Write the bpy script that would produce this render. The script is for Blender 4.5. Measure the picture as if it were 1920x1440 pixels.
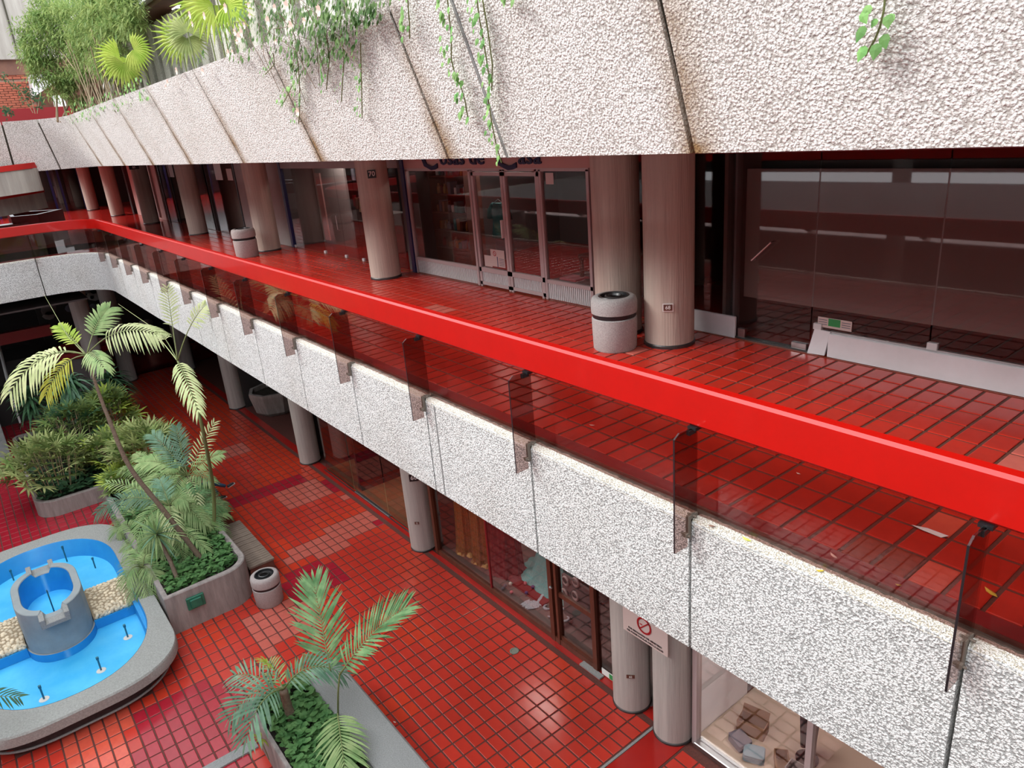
import bpy, math, random
from mathutils import Vector, Matrix, noise as mnoise

for _o in list(bpy.data.objects):
    bpy.data.objects.remove(_o)
SC = bpy.context.scene
COL = SC.collection
PI = math.pi
rnd = random.Random(7)

# ------------------------------------------------------------------ camera
YAW, PITCH, ROLL, FPX = -0.6372355, 0.3486656, -0.0857952, 1361.171
CAM = Vector((0, 0, 9.13))
_f = Vector((math.cos(YAW) * math.cos(PITCH), math.sin(YAW) * math.cos(PITCH), -math.sin(PITCH)))
_r0 = Vector((math.sin(YAW), -math.cos(YAW), 0))
_u0 = _r0.cross(_f)
_r = math.cos(ROLL) * _r0 + math.sin(ROLL) * _u0
_u = -math.sin(ROLL) * _r0 + math.cos(ROLL) * _u0
cd = bpy.data.cameras.new('camera')
cam = bpy.data.objects.new('camera', cd)
COL.objects.link(cam)
cd.sensor_fit = 'HORIZONTAL'
cd.sensor_width = 36.0
cd.lens = FPX / 1920 * 36.0
cd.clip_end = 400
cam.matrix_world = Matrix(((_r.x, _u.x, -_f.x, CAM.x), (_r.y, _u.y, -_f.y, CAM.y), (_r.z, _u.z, -_f.z, CAM.z), (0, 0, 0, 1)))
SC.camera = cam


def ray(x, y):
    return _r * ((x - 960) / FPX) - _u * ((y - 720) / FPX) + _f


def onz(x, y, z):
    d = ray(x, y)
    return CAM + d * ((z - CAM.z) / d.z)


def ony(x, y, Y):
    d = ray(x, y)
    return CAM + d * ((Y - CAM.y) / d.y)


def onx(x, y, X):
    d = ray(x, y)
    return CAM + d * ((X - CAM.x) / d.x)


def depth(p):
    return (Vector(p) - CAM).dot(_f)


def ond(x, y, d):
    return CAM + ray(x, y) * d


# ------------------------------------------------------------------ light
SC.view_settings.view_transform = 'Standard'
SC.view_settings.look = 'None'
SC.view_settings.gamma = 1
SC.view_settings.use_curve_mapping = False
SC.view_settings.exposure = 0.55
wd = bpy.data.worlds.new('sky')
SC.world = wd
wd.use_nodes = True
_bg = wd.node_tree.nodes['Background']
_bg.inputs[0].default_value = (0.90, 0.955, 1.0, 1)
_bg.inputs[1].default_value = 2.15
sd = bpy.data.lights.new('sun', 'SUN')
sd.energy = 2.3
sd.angle = math.radians(24)
sd.color = (1.0, 0.97, 0.93)
sun = bpy.data.objects.new('sun', sd)
COL.objects.link(sun)
sun.rotation_euler = Vector((-0.42, -0.75, -0.66)).to_track_quat('-Z', 'Y').to_euler()

# ------------------------------------------------------------------ materials
MATS = {}


def mat(name, col, rough=0.6, metal=0.0, var=None, vscale=3.0, bump=0.0, bscale=60.0, bdist=0.01, spec=0.5,
        emit=None, estr=0.0, stretch=None, coat=0.0, detail=4.0, rand=0.0):
    if name in MATS:
        return MATS[name]
    m = bpy.data.materials.new(name)
    m.use_nodes = True
    nt = m.node_tree
    b = nt.nodes['Principled BSDF']
    b.inputs['Base Color'].default_value = (*col, 1)
    b.inputs['Roughness'].default_value = rough
    b.inputs['Metallic'].default_value = metal
    b.inputs['Specular IOR Level'].default_value = spec
    b.inputs['Coat Weight'].default_value = coat
    tc = nt.nodes.new('ShaderNodeTexCoord')
    src = tc.outputs['Object']
    if stretch:
        mp = nt.nodes.new('ShaderNodeMapping')
        mp.inputs['Scale'].default_value = stretch
        nt.links.new(src, mp.inputs[0])
        src = mp.outputs[0]
    last = None
    if var:
        n = nt.nodes.new('ShaderNodeTexNoise')
        n.inputs['Scale'].default_value = vscale
        n.inputs['Detail'].default_value = detail
        n.inputs['Roughness'].default_value = 0.65
        nt.links.new(src, n.inputs['Vector'])
        cr = nt.nodes.new('ShaderNodeValToRGB')
        cr.color_ramp.elements[0].position = 0.32
        cr.color_ramp.elements[1].position = 0.68
        cr.color_ramp.elements[0].color = (*var, 1)
        cr.color_ramp.elements[1].color = (*col, 1)
        nt.links.new(n.outputs[0], cr.inputs[0])
        nt.links.new(cr.outputs[0], b.inputs['Base Color'])
        last = cr.outputs[0]
    if rand > 0:
        oi = nt.nodes.new('ShaderNodeObjectInfo')
        hs = nt.nodes.new('ShaderNodeHueSaturation')
        mr = nt.nodes.new('ShaderNodeMapRange')
        mr.inputs['To Min'].default_value = 1 - rand
        mr.inputs['To Max'].default_value = 1 + rand
        nt.links.new(oi.outputs['Random'], mr.inputs[0])
        nt.links.new(mr.outputs[0], hs.inputs['Value'])
        if last:
            nt.links.new(last, hs.inputs['Color'])
        else:
            hs.inputs['Color'].default_value = (*col, 1)
        nt.links.new(hs.outputs[0], b.inputs['Base Color'])
    if bump > 0:
        n2 = nt.nodes.new('ShaderNodeTexNoise')
        n2.inputs['Scale'].default_value = bscale
        n2.inputs['Detail'].default_value = 3.0
        nt.links.new(src, n2.inputs['Vector'])
        bp = nt.nodes.new('ShaderNodeBump')
        bp.inputs['Strength'].default_value = bump
        bp.inputs['Distance'].default_value = bdist
        nt.links.new(n2.outputs[0], bp.inputs['Height'])
        nt.links.new(bp.outputs[0], b.inputs['Normal'])
    if emit:
        b.inputs['Emission Color'].default_value = (*emit, 1)
        b.inputs['Emission Strength'].default_value = estr
    MATS[name] = m
    return m


def glass(name, tint, refl=1.0, rough=0.02, f0=0.04):
    m = bpy.data.materials.new(name)
    m.use_nodes = True
    nt = m.node_tree
    nt.nodes.remove(nt.nodes['Principled BSDF'])
    out = nt.nodes['Material Output']
    tr = nt.nodes.new('ShaderNodeBsdfTransparent')
    tr.inputs[0].default_value = (*tint, 1)
    gl = nt.nodes.new('ShaderNodeBsdfGlossy')
    gl.inputs['Roughness'].default_value = rough
    gl.inputs['Color'].default_value = (refl, refl, refl, 1)
    lw = nt.nodes.new('ShaderNodeLayerWeight')
    lw.inputs[0].default_value = 0.5
    pw = nt.nodes.new('ShaderNodeMath')
    pw.operation = 'POWER'
    pw.inputs[1].default_value = 5.0
    nt.links.new(lw.outputs['Facing'], pw.inputs[0])
    fr = nt.nodes.new('ShaderNodeMath')
    fr.operation = 'MULTIPLY_ADD'
    fr.inputs[1].default_value = 0.9
    fr.inputs[2].default_value = f0
    nt.links.new(pw.outputs[0], fr.inputs[0])
    mx = nt.nodes.new('ShaderNodeMixShader')
    nt.links.new(fr.outputs[0], mx.inputs[0])
    nt.links.new(tr.outputs[0], mx.inputs[1])
    nt.links.new(gl.outputs[0], mx.inputs[2])
    nt.links.new(mx.outputs[0], out.inputs[0])
    MATS[name] = m
    return m


def leafmat(name, col, col2, trans=0.25, rough=0.45):
    m = bpy.data.materials.new(name)
    m.use_nodes = True
    nt = m.node_tree
    b = nt.nodes['Principled BSDF']
    out = nt.nodes['Material Output']
    b.inputs['Roughness'].default_value = rough + .15
    b.inputs['Specular IOR Level'].default_value = 0.22
    tc = nt.nodes.new('ShaderNodeTexCoord')
    n = nt.nodes.new('ShaderNodeTexNoise')
    n.inputs['Scale'].default_value = 5.0
    n.inputs['Detail'].default_value = 3.0
    nt.links.new(tc.outputs['Object'], n.inputs['Vector'])
    cr = nt.nodes.new('ShaderNodeValToRGB')
    cr.color_ramp.elements[0].position = 0.35
    cr.color_ramp.elements[1].position = 0.65
    cr.color_ramp.elements[0].color = (*col, 1)
    cr.color_ramp.elements[1].color = (*col2, 1)
    nt.links.new(n.outputs[0], cr.inputs[0])
    oi = nt.nodes.new('ShaderNodeObjectInfo')
    hs = nt.nodes.new('ShaderNodeHueSaturation')
    mr = nt.nodes.new('ShaderNodeMapRange')
    mr.inputs['To Min'].default_value = 0.72
    mr.inputs['To Max'].default_value = 1.25
    nt.links.new(oi.outputs['Random'], mr.inputs[0])
    nt.links.new(mr.outputs[0], hs.inputs['Value'])
    nt.links.new(cr.outputs[0], hs.inputs['Color'])
    nt.links.new(hs.outputs[0], b.inputs['Base Color'])
    tl = nt.nodes.new('ShaderNodeBsdfTranslucent')
    nt.links.new(hs.outputs[0], tl.inputs[0])
    mx = nt.nodes.new('ShaderNodeMixShader')
    mx.inputs[0].default_value = trans
    nt.links.new(b.outputs[0], mx.inputs[1])
    nt.links.new(tl.outputs[0], mx.inputs[2])
    nt.links.new(mx.outputs[0], out.inputs[0])
    MATS[name] = m
    return m


def spatter(name, base, dark, stainp=None, stain=(0.28, 0.17, 0.08), scale=48.0, dist=0.02):
    """rough sprayed aggregate; stainp=(start, pitch, z_low) puts old rust runs beside the panel joints"""
    m = bpy.data.materials.new(name)
    m.use_nodes = True
    nt = m.node_tree
    N, L = nt.nodes, nt.links
    b = N['Principled BSDF']
    b.inputs['Roughness'].default_value = 0.9
    b.inputs['Specular IOR Level'].default_value = 0.2
    tc = N.new('ShaderNodeTexCoord')
    n1 = N.new('ShaderNodeTexNoise')
    n1.inputs['Scale'].default_value = scale
    n1.inputs['Detail'].default_value = 2.5
    n1.inputs['Roughness'].default_value = 0.55
    L.new(tc.outputs['Object'], n1.inputs['Vector'])
    cr = N.new('ShaderNodeValToRGB')
    cr.color_ramp.elements[0].position = 0.34
    cr.color_ramp.elements[1].position = 0.56
    cr.color_ramp.elements[0].color = (*dark, 1)
    cr.color_ramp.elements[1].color = (*base, 1)
    vo = N.new('ShaderNodeTexVoronoi')
    vo.feature = 'SMOOTH_F1'
    vo.inputs['Scale'].default_value = scale
    vo.inputs['Smoothness'].default_value = 0.25
    wp = N.new('ShaderNodeVectorMath')
    wp.operation = 'MULTIPLY_ADD'
    wp.inputs[1].default_value = (0.02, 0.02, 0.02)
    L.new(n1.outputs['Color'], wp.inputs[0])
    L.new(tc.outputs['Object'], wp.inputs[2])
    L.new(wp.outputs[0], vo.inputs['Vector'])
    h1 = N.new('ShaderNodeMath')
    h1.operation = 'MULTIPLY_ADD'
    h1.inputs[1].default_value = -0.9
    L.new(vo.outputs['Distance'], h1.inputs[0])
    L.new(n1.outputs[0], h1.inputs[2])
    h2 = N.new('ShaderNodeMath')
    h2.operation = 'ADD'
    h2.inputs[1].default_value = 0.45
    L.new(h1.outputs[0], h2.inputs[0])
    hgt = h2.outputs[0]
    L.new(hgt, cr.inputs[0])  # hollows of the grain coloured darker, painting in their shadows
    n2 = N.new('ShaderNodeTexNoise')
    n2.inputs['Scale'].default_value = 0.9
    n2.inputs['Detail'].default_value = 5
    L.new(tc.outputs['Object'], n2.inputs['Vector'])
    mx = N.new('ShaderNodeMix')
    mx.data_type = 'RGBA'
    mx.blend_type = 'MULTIPLY'
    mr = N.new('ShaderNodeMapRange')
    mr.inputs['From Min'].default_value = 0.45
    mr.inputs['From Max'].default_value = 0.75
    mr.inputs['To Max'].default_value = 0.5
    L.new(n2.outputs[0], mr.inputs[0])
    L.new(mr.outputs[0], mx.inputs['Factor'])
    L.new(cr.outputs[0], mx.inputs['A'])
    mx.inputs['B'].default_value = (0.80, 0.76, 0.72, 1)
    last = mx.outputs['Result']
    if stainp:
        s0, p, zl = stainp
        sep = N.new('ShaderNodeSeparateXYZ')
        L.new(tc.outputs['Object'], sep.inputs[0])

        def mth(op, a, bb=None):
            q = N.new('ShaderNodeMath')
            q.operation = op
            for i, v in enumerate((a, bb)):
                if v is None:
                    continue
                if isinstance(v, (int, float)):
                    q.inputs[i].default_value = v
                else:
                    L.new(v, q.inputs[i])
            return q.outputs[0]
        fx = mth('FRACT', mth('DIVIDE', mth('SUBTRACT', sep.outputs['X'], s0 - p * 20), p))
        near = mth('SUBTRACT', 1.0, mth('MULTIPLY', mth('MINIMUM', fx, mth('SUBTRACT', 1.0, fx)), p / 0.26))
        near = mth('MAXIMUM', near, 0.0)
        low = mth('SUBTRACT', 1.15, mth('DIVIDE', mth('SUBTRACT', sep.outputs['Z'], zl), 1.5))
        n3 = N.new('ShaderNodeTexNoise')
        n3.inputs['Scale'].default_value = 4.0
        n3.inputs['Detail'].default_value = 6
        L.new(tc.outputs['Object'], n3.inputs['Vector'])
        fac = mth('MULTIPLY', mth('MULTIPLY', near, low), mth('MULTIPLY', n3.outputs[0], 1.7))
        mx2 = N.new('ShaderNodeMix')
        mx2.data_type = 'RGBA'
        mx2.clamp_factor = True
        L.new(fac, mx2.inputs['Factor'])
        L.new(last, mx2.inputs['A'])
        mx2.inputs['B'].default_value = (*stain, 1)
        last = mx2.outputs['Result']
    L.new(last, b.inputs['Base Color'])
    bp = N.new('ShaderNodeBump')
    bp.inputs['Strength'].default_value = 1.0
    bp.inputs['Distance'].default_value = dist
    L.new(hgt, bp.inputs['Height'])
    L.new(bp.outputs[0], b.inputs['Normal'])
    MATS[name] = m
    return m


UP0, UPP = 3.3623, 3.0588
spatter('fascia_up', (0.88, 0.86, 0.83), (0.50, 0.47, 0.44), stainp=(UP0 - .04, UPP, 8.8), scale=52, dist=0.009)
spatter('fascia_low', (0.78, 0.785, 0.775), (0.36, 0.36, 0.355), scale=66, dist=0.010)
spatter('ledge_white', (0.93, 0.91, 0.85), (0.55, 0.50, 0.40), scale=90, dist=0.012)
mat('joint_dark', (0.05, 0.045, 0.03), 0.9)
mat('joint_grey', (0.13, 0.13, 0.11), 0.9, var=(0.05, 0.05, 0.04), vscale=8)
mat('concrete', (0.42, 0.39, 0.35), 0.85, var=(0.30, 0.27, 0.24), vscale=5, bump=0.5, bscale=55, stretch=(1, 1, 0.08))
mat('column', (0.56, 0.47, 0.40), 0.8, var=(0.42, 0.34, 0.29), vscale=9, bump=0.7, bscale=46, stretch=(1, 1, 0.04), bdist=0.012)
mat('column_grey', (0.50, 0.46, 0.43), 0.8, var=(0.38, 0.34, 0.32), vscale=9, bump=0.6, bscale=46, stretch=(1, 1, 0.04), bdist=0.012)
mat('planter', (0.36, 0.31, 0.29), 0.85, var=(0.22, 0.19, 0.18), vscale=7, bump=0.6, bscale=60, stretch=(1, 1, 0.15))
mat('rim', (0.36, 0.36, 0.34), 0.85, var=(0.25, 0.25, 0.235), vscale=34, bump=0.5, bscale=80)
mat('granolith', (0.33, 0.33, 0.325), 0.8, var=(0.20, 0.20, 0.195), vscale=60, bump=0.3, bscale=90)
mat('bin_stone', (0.47, 0.45, 0.44), 0.85, var=(0.30, 0.28, 0.275), vscale=70, bump=0.6, bscale=110)
mat('bin_low', (0.42, 0.36, 0.345), 0.85, var=(0.34, 0.29, 0.28), vscale=30, bump=0.3, bscale=60)
mat('black', (0.012, 0.012, 0.014), 0.35)
mat('rail_red', (0.47, 0.004, 0.0015), 0.33, coat=0.2, var=(0.43, 0.004, 0.0015), vscale=5)
mat('dark_red', (0.22, 0.008, 0.012), 0.35)
RED = dict(rough=0.22, spec=0.5, rand=0.07)
mat('tile_red', (0.56, 0.042, 0.025), var=(0.49, 0.036, 0.023), vscale=2, **RED)
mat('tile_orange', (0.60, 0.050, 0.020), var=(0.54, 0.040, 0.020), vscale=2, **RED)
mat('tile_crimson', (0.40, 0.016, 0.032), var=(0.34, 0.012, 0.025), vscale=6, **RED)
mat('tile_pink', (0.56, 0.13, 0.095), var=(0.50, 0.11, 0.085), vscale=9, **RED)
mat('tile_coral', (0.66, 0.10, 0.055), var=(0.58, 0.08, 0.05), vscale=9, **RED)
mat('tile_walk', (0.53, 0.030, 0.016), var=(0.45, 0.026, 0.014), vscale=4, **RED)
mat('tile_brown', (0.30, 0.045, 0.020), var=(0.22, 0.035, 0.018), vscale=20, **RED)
mat('red_plain', (0.40, 0.018, 0.012), 0.16, spec=0.5, var=(0.35, 0.014, 0.012), vscale=2)
mat('kerb_red', (0.26, 0.012, 0.016), 0.5, var=(0.20, 0.02, 0.02), vscale=15)
mat('grout', (0.13, 0.035, 0.025), 0.8, var=(0.08, 0.025, 0.02), vscale=30)
mat('grout_walk', (0.14, 0.045, 0.03), 0.7, var=(0.09, 0.03, 0.02), vscale=30)
mat('steel', (0.55, 0.55, 0.56), 0.3, metal=1.0)
mat('dark_steel', (0.10, 0.10, 0.10), 0.4, metal=0.8)
mat('rust_bolt', (0.20, 0.17, 0.14), 0.7, metal=0.3)
mat('alu_pink', (0.50, 0.40, 0.40), 0.45, metal=0.1)
mat('alu_white', (0.66, 0.65, 0.66), 0.4)
mat('white_board', (0.78, 0.77, 0.80), 0.4, var=(0.70, 0.69, 0.71), vscale=2)
mat('pink_wall', (0.55, 0.30, 0.27), 0.7)
mat('navy', (0.012, 0.016, 0.10), 0.4)
mat('ink_blue', (0.01, 0.012, 0.06), 0.5)
mat('film', (0.34, 0.335, 0.33), 0.6)
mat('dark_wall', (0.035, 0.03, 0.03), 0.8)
mat('shop_wall', (0.34, 0.31, 0.30), 0.8, var=(0.30, 0.27, 0.26), vscale=2)
mat('shop_dim', (0.12, 0.10, 0.10), 0.8)
mat('ceiling', (0.30, 0.22, 0.20), 0.8)
mat('wood_frame', (0.13, 0.035, 0.018), 0.4, var=(0.08, 0.022, 0.012), vscale=12, stretch=(1, 1, 0.1))
mat('wood_floor', (0.26, 0.14, 0.065), 0.35, var=(0.18, 0.09, 0.045), vscale=6, stretch=(0.15, 1, 1))
mat('wood_grey', (0.27, 0.20, 0.155), 0.8, var=(0.12, 0.085, 0.065), vscale=14, stretch=(6, 0.6, 1), bump=0.4)
mat('wood_dark', (0.16, 0.055, 0.035), 0.6, var=(0.09, 0.03, 0.022), vscale=6)
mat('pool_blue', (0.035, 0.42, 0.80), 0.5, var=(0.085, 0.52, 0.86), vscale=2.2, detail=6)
mat('pool_blue_shade', (0.012, 0.24, 0.60), 0.5, var=(0.02, 0.30, 0.66), vscale=2)  # same paint as the pool floor, darkened for shade on upright faces
mat('basin_grey', (0.30, 0.33, 0.34), 0.75, var=(0.24, 0.27, 0.28), vscale=2.5)
mat('pebble', (0.66, 0.55, 0.40), 0.6, rand=0.22)
mat('pebble_bed', (0.30, 0.23, 0.15), 0.9)
mat('plinth', (0.10, 0.06, 0.06), 0.8, var=(0.06, 0.035, 0.035), vscale=8)
mat('nozzle', (0.02, 0.13, 0.19), 0.4)
mat('drain', (0.20, 0.21, 0.17), 0.6)
mat('lime', (0.62, 0.60, 0.55), 0.8)
mat('soil', (0.045, 0.033, 0.025), 0.95, var=(0.02, 0.015, 0.01), vscale=8, bump=0.8, bscale=20, bdist=0.03)
mat('bark', (0.24, 0.17, 0.12), 0.85, var=(0.13, 0.09, 0.065), vscale=18, bump=0.6, bscale=30, stretch=(1, 1, 3))
mat('bark_red', (0.26, 0.13, 0.09), 0.8, var=(0.17, 0.085, 0.06), vscale=14)
mat('cane', (0.42, 0.32, 0.20), 0.7, var=(0.28, 0.21, 0.13), vscale=8)
mat('green_stem', (0.17, 0.20, 0.07), 0.6)
mat('green_box', (0.02, 0.17, 0.10), 0.5, var=(0.015, 0.12, 0.075), vscale=10)
mat('paper', (0.78, 0.76, 0.74), 0.7)
mat('brick', (0.42, 0.115, 0.065), 0.8, rand=0.18)
mat('mortar', (0.35, 0.22, 0.17), 0.9)
mat('white_paint', (0.85, 0.85, 0.84), 0.5)
mat('brown_soffit', (0.20, 0.085, 0.05), 0.6, var=(0.15, 0.06, 0.04), vscale=3)
mat('jeans', (0.06, 0.14, 0.27), 0.85, var=(0.03, 0.08, 0.17), vscale=9)
mat('skin', (0.42, 0.24, 0.16), 0.5)
mat('hair', (0.02, 0.014, 0.01), 0.5)
mat('shirt', (0.04, 0.045, 0.06), 0.8)
mat('shoe_dark', (0.02, 0.02, 0.025), 0.4)
mat('sole', (0.7, 0.7, 0.68), 0.5)
mat('gold_cloth', (0.52, 0.27, 0.07), 0.38, metal=0.5, var=(0.30, 0.14, 0.04), vscale=30)
mat('gold_sequin', (0.72, 0.47, 0.17), 0.35, metal=0.5, var=(0.35, 0.20, 0.06), vscale=60, bump=0.8, bscale=90)
mat('crimson_cloth', (0.26, 0.004, 0.018), 0.35, var=(0.13, 0.003, 0.01), vscale=40, bump=0.8, bscale=90)
mat('aqua_cloth', (0.22, 0.50, 0.50), 0.45, var=(0.12, 0.36, 0.37), vscale=50, bump=0.8, bscale=90)
mat('lace', (0.66, 0.69, 0.76), 0.8, var=(0.34, 0.36, 0.42), vscale=45)
mat('display_floor', (0.20, 0.145, 0.135), 0.6, var=(0.16, 0.115, 0.11), vscale=3)
mat('cream_floor', (0.62, 0.52, 0.42), 0.3)
mat('cardboard', (0.30, 0.17, 0.09), 0.7)
mat('teal', (0.02, 0.24, 0.25), 0.7)
mat('grey_cloth', (0.16, 0.16, 0.20), 0.8)
mat('denim_light', (0.24, 0.36, 0.42), 0.8)
mat('beige_cloth', (0.34, 0.26, 0.18), 0.8)
mat('pink_ball', (0.75, 0.20, 0.24), 0.7)
mat('white_ball', (0.80, 0.76, 0.68), 0.7)
mat('purple_ball', (0.12, 0.06, 0.22), 0.7)
mat('sign_pink', (0.62, 0.50, 0.47), 0.6)
mat('sign_red', (0.45, 0.01, 0.015), 0.5)
mat('sticker_green', (0.03, 0.28, 0.08), 0.5)
mat('lamp_glow', (1, 1, 1), 0.5, emit=(1, 0.97, 0.92), estr=2.0)
mat('petal', (0.72, 0.52, 0.44), 0.7)
mat('yellow_leaf', (0.62, 0.46, 0.05), 0.6)
glass('tint', (0.79, 0.69, 0.67))
glass('tint_fin', (0.66, 0.56, 0.54), 0.9)
glass('shop_glass', (0.84, 0.80, 0.79))
glass('dark_glass', (0.80, 0.74, 0.73), f0=.035)
leafmat('leaf_palm', (0.20, 0.33, 0.12), (0.36, 0.46, 0.20))
leafmat('leaf_pale', (0.50, 0.58, 0.27), (0.66, 0.70, 0.38))
leafmat('leaf_bluegreen', (0.12, 0.25, 0.16), (0.22, 0.36, 0.24))
leafmat('leaf_rhapis', (0.13, 0.22, 0.06), (0.26, 0.34, 0.11))
leafmat('leaf_rhapis_pale', (0.25, 0.31, 0.11), (0.42, 0.46, 0.19))
leafmat('leaf_green', (0.10, 0.24, 0.09), (0.24, 0.40, 0.18))
leafmat('leaf_climber', (0.06, 0.15, 0.03), (0.20, 0.32, 0.09))
leafmat('leaf_dark', (0.035, 0.10, 0.05), (0.09, 0.19, 0.09))
leafmat('leaf_cover', (0.06, 0.17, 0.05), (0.15, 0.30, 0.10))
leafmat('leaf_yellow', (0.50, 0.50, 0.06), (0.60, 0.62, 0.12))
leafmat('leaf_tree', (0.20, 0.34, 0.10), (0.50, 0.60, 0.22), trans=.4)
leafmat('leaf_fan', (0.30, 0.45, 0.05), (0.52, 0.62, 0.12))
leafmat('leaf_vine', (0.12, 0.30, 0.08), (0.30, 0.50, 0.17))


# ------------------------------------------------------------------ mesh helpers
class MB:
    def __init__(s):
        s.v, s.f, s.m = [], [], []

    def add(s, vs, fs, mi=0):
        o = len(s.v)
        s.v.extend([tuple(p) for p in vs])
        s.f.extend([tuple(i + o for i in f) for f in fs])
        s.m.extend([mi] * len(fs))
        return s

    def box(s, x0, x1, y0, y1, z0, z1, mi=0):
        return s.add([(x0, y0, z0), (x1, y0, z0), (x1, y1, z0), (x0, y1, z0), (x0, y0, z1), (x1, y0, z1), (x1, y1, z1), (x0, y1, z1)],
                     [(0, 3, 2, 1), (4, 5, 6, 7), (0, 1, 5, 4), (1, 2, 6, 5), (2, 3, 7, 6), (3, 0, 4, 7)], mi)

    def cbox(s, x0, x1, y0, y1, z0, z1, c=0.01, mi=0):
        """box with its upper edges and upright corners chamfered"""
        def ring(i, z):
            return [(x0 + i + c, y0 + i, z), (x1 - i - c, y0 + i, z), (x1 - i, y0 + i + c, z), (x1 - i, y1 - i - c, z),
                    (x1 - i - c, y1 - i, z), (x0 + i + c, y1 - i, z), (x0 + i, y1 - i - c, z), (x0 + i, y0 + i + c, z)]
        return s.loft([ring(0, z0), ring(0, z1 - c), ring(c, z1)], mi=mi)

    def obox(s, c, ax, ay, az, mi=0):
        c, ax, ay, az = Vector(c), Vector(ax), Vector(ay), Vector(az)
        vs = [c + ax * i + ay * j + az * k for k in (-1, 1) for (i, j) in ((-1, -1), (1, -1), (1, 1), (-1, 1))]
        return s.add(vs, [(0, 3, 2, 1), (4, 5, 6, 7), (0, 1, 5, 4), (1, 2, 6, 5), (2, 3, 7, 6), (3, 0, 4, 7)], mi)

    def loft(s, rings, closed=True, caps=True, mi=0):
        n = len(rings[0])
        vs = [p for r in rings for p in r]
        fs = []
        for k in range(len(rings) - 1):
            for i in range(n if closed else n - 1):
                j = (i + 1) % n
                fs.append((k * n + i, k * n + j, (k + 1) * n + j, (k + 1) * n + i))
        if caps and closed:
            fs.append(tuple(range(n - 1, -1, -1)))
            fs.append(tuple((len(rings) - 1) * n + i for i in range(n)))
        return s.add(vs, fs, mi)

    def lathe(s, c, prof, n=32, mi=0, caps=True):
        rings = [[(c[0] + r * math.cos(2 * PI * i / n), c[1] + r * math.sin(2 * PI * i / n), c[2] + z) for i in range(n)] for r, z in prof]
        return s.loft(rings, caps=caps, mi=mi)

    def tube(s, pts, rad, n=6, mi=0, caps=True):
        pts = [Vector(p) for p in pts]
        if not isinstance(rad, (list, tuple)):
            rad = [rad] * len(pts)
        rings = []
        up = Vector((0, 0, 1))
        prev = None
        for i, p in enumerate(pts):
            t = (pts[min(i + 1, len(pts) - 1)] - pts[max(i - 1, 0)])
            if t.length < 1e-9:
                t = Vector((0, 0, 1))
            t.normalize()
            if prev is None:
                a = t.cross(up if abs(t.z) < 0.95 else Vector((1, 0, 0))).normalized()
            else:
                a = (prev - t * prev.dot(t)).normalized()
            prev = a
            b = t.cross(a)
            rings.append([p + (a * math.cos(2 * PI * k / n) + b * math.sin(2 * PI * k / n)) * rad[i] for k in range(n)])
        return s.loft(rings, caps=caps, mi=mi)

    def prism(s, poly, z0, z1, mi=0):
        return s.loft([[(x, y, z0) for x, y in poly], [(x, y, z1) for x, y in poly]], mi=mi)

    def ball(s, c, r, n=12, m=8, mi=0, sz=1.0):
        prof = [(max(1e-4, r * math.sin(PI * k / m)), -r * sz * math.cos(PI * k / m)) for k in range(m + 1)]
        return s.lathe(c, prof, n, mi)

    def mesh(s, name, mats, smooth=False):
        me = bpy.data.meshes.new(name)
        me.from_pydata(s.v, [], s.f)
        for m in (mats if isinstance(mats, (list, tuple)) else [mats]):
            me.materials.append(MATS[m] if isinstance(m, str) else m)
        if len(me.materials) > 1:
            me.polygons.foreach_set('material_index', s.m)
        if smooth:
            me.polygons.foreach_set('use_smooth', [True] * len(s.f))
        me.update()
        return me

    def build(s, name, mats, parent=None, smooth=False, auto=None):
        o = bpy.data.objects.new(name, s.mesh(name, mats, smooth or auto is not None))
        COL.objects.link(o)
        if auto is not None:
            try:
                o.data.set_sharp_from_angle(angle=math.radians(auto))
            except Exception:
                pass
        if parent is not None:
            attach(o, parent)
        return o


def wloc(o):
    v = Vector(o.location)
    while o.parent:
        o = o.parent
        v += o.location
    return v


def attach(o, parent):
    """parent keeps world-space vertices where they are (parents here are never rotated)"""
    o.parent = parent
    o.location = Vector(o.location) - wloc(parent)
    return o


def tag(o, label, cat, group=None, kind=None):
    if label:
        o['label'] = label
    if cat:
        o['category'] = cat
    if group:
        o['group'] = group
    if kind:
        o['kind'] = kind
    return o


def thing(name, loc, label, cat, group=None):
    o = bpy.data.objects.new(name, None)
    o.empty_display_size = 0.1
    COL.objects.link(o)
    o.location = loc
    return tag(o, label, cat, group)


def struct(name, mb, mats, parent=None, smooth=False, auto=None):
    o = mb.build(name, mats, parent, smooth, auto)
    if parent is None:
        o['kind'] = 'structure'
    return o


def sroot(name, loc=(0, 0, 0)):
    o = bpy.data.objects.new(name, None)
    COL.objects.link(o)
    o.location = loc
    o['kind'] = 'structure'
    return o


def inst(name, me, parent, mw):
    o = bpy.data.objects.new(name, me)
    COL.objects.link(o)
    o.parent = parent
    if parent is not None:
        mw = Matrix.Translation(-wloc(parent)) @ mw
    o.matrix_basis = mw
    return o


def text(name, s, size, m, parent, M, extrude=0.002, align='CENTER', sx=1.0):
    cu = bpy.data.curves.new(name, 'FONT')
    cu.body = s
    cu.size = size
    cu.extrude = extrude
    cu.align_x = align
    cu.align_y = 'CENTER'
    cu.resolution_u = 2
    cu.offset = size * .012
    tmp = bpy.data.objects.new(name, cu)
    COL.objects.link(tmp)
    dg = bpy.context.evaluated_depsgraph_get()
    me = bpy.data.meshes.new_from_object(tmp.evaluated_get(dg))
    bpy.data.objects.remove(tmp)
    me.materials.clear()
    me.materials.append(MATS[m])
    o = bpy.data.objects.new(name, me)
    COL.objects.link(o)
    mw = M @ Matrix.Diagonal((sx, 1, 1, 1))
    if parent is not None:
        o.parent = parent
        mw = Matrix.Translation(-wloc(parent)) @ mw
    o.matrix_basis = mw
    return o


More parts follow.
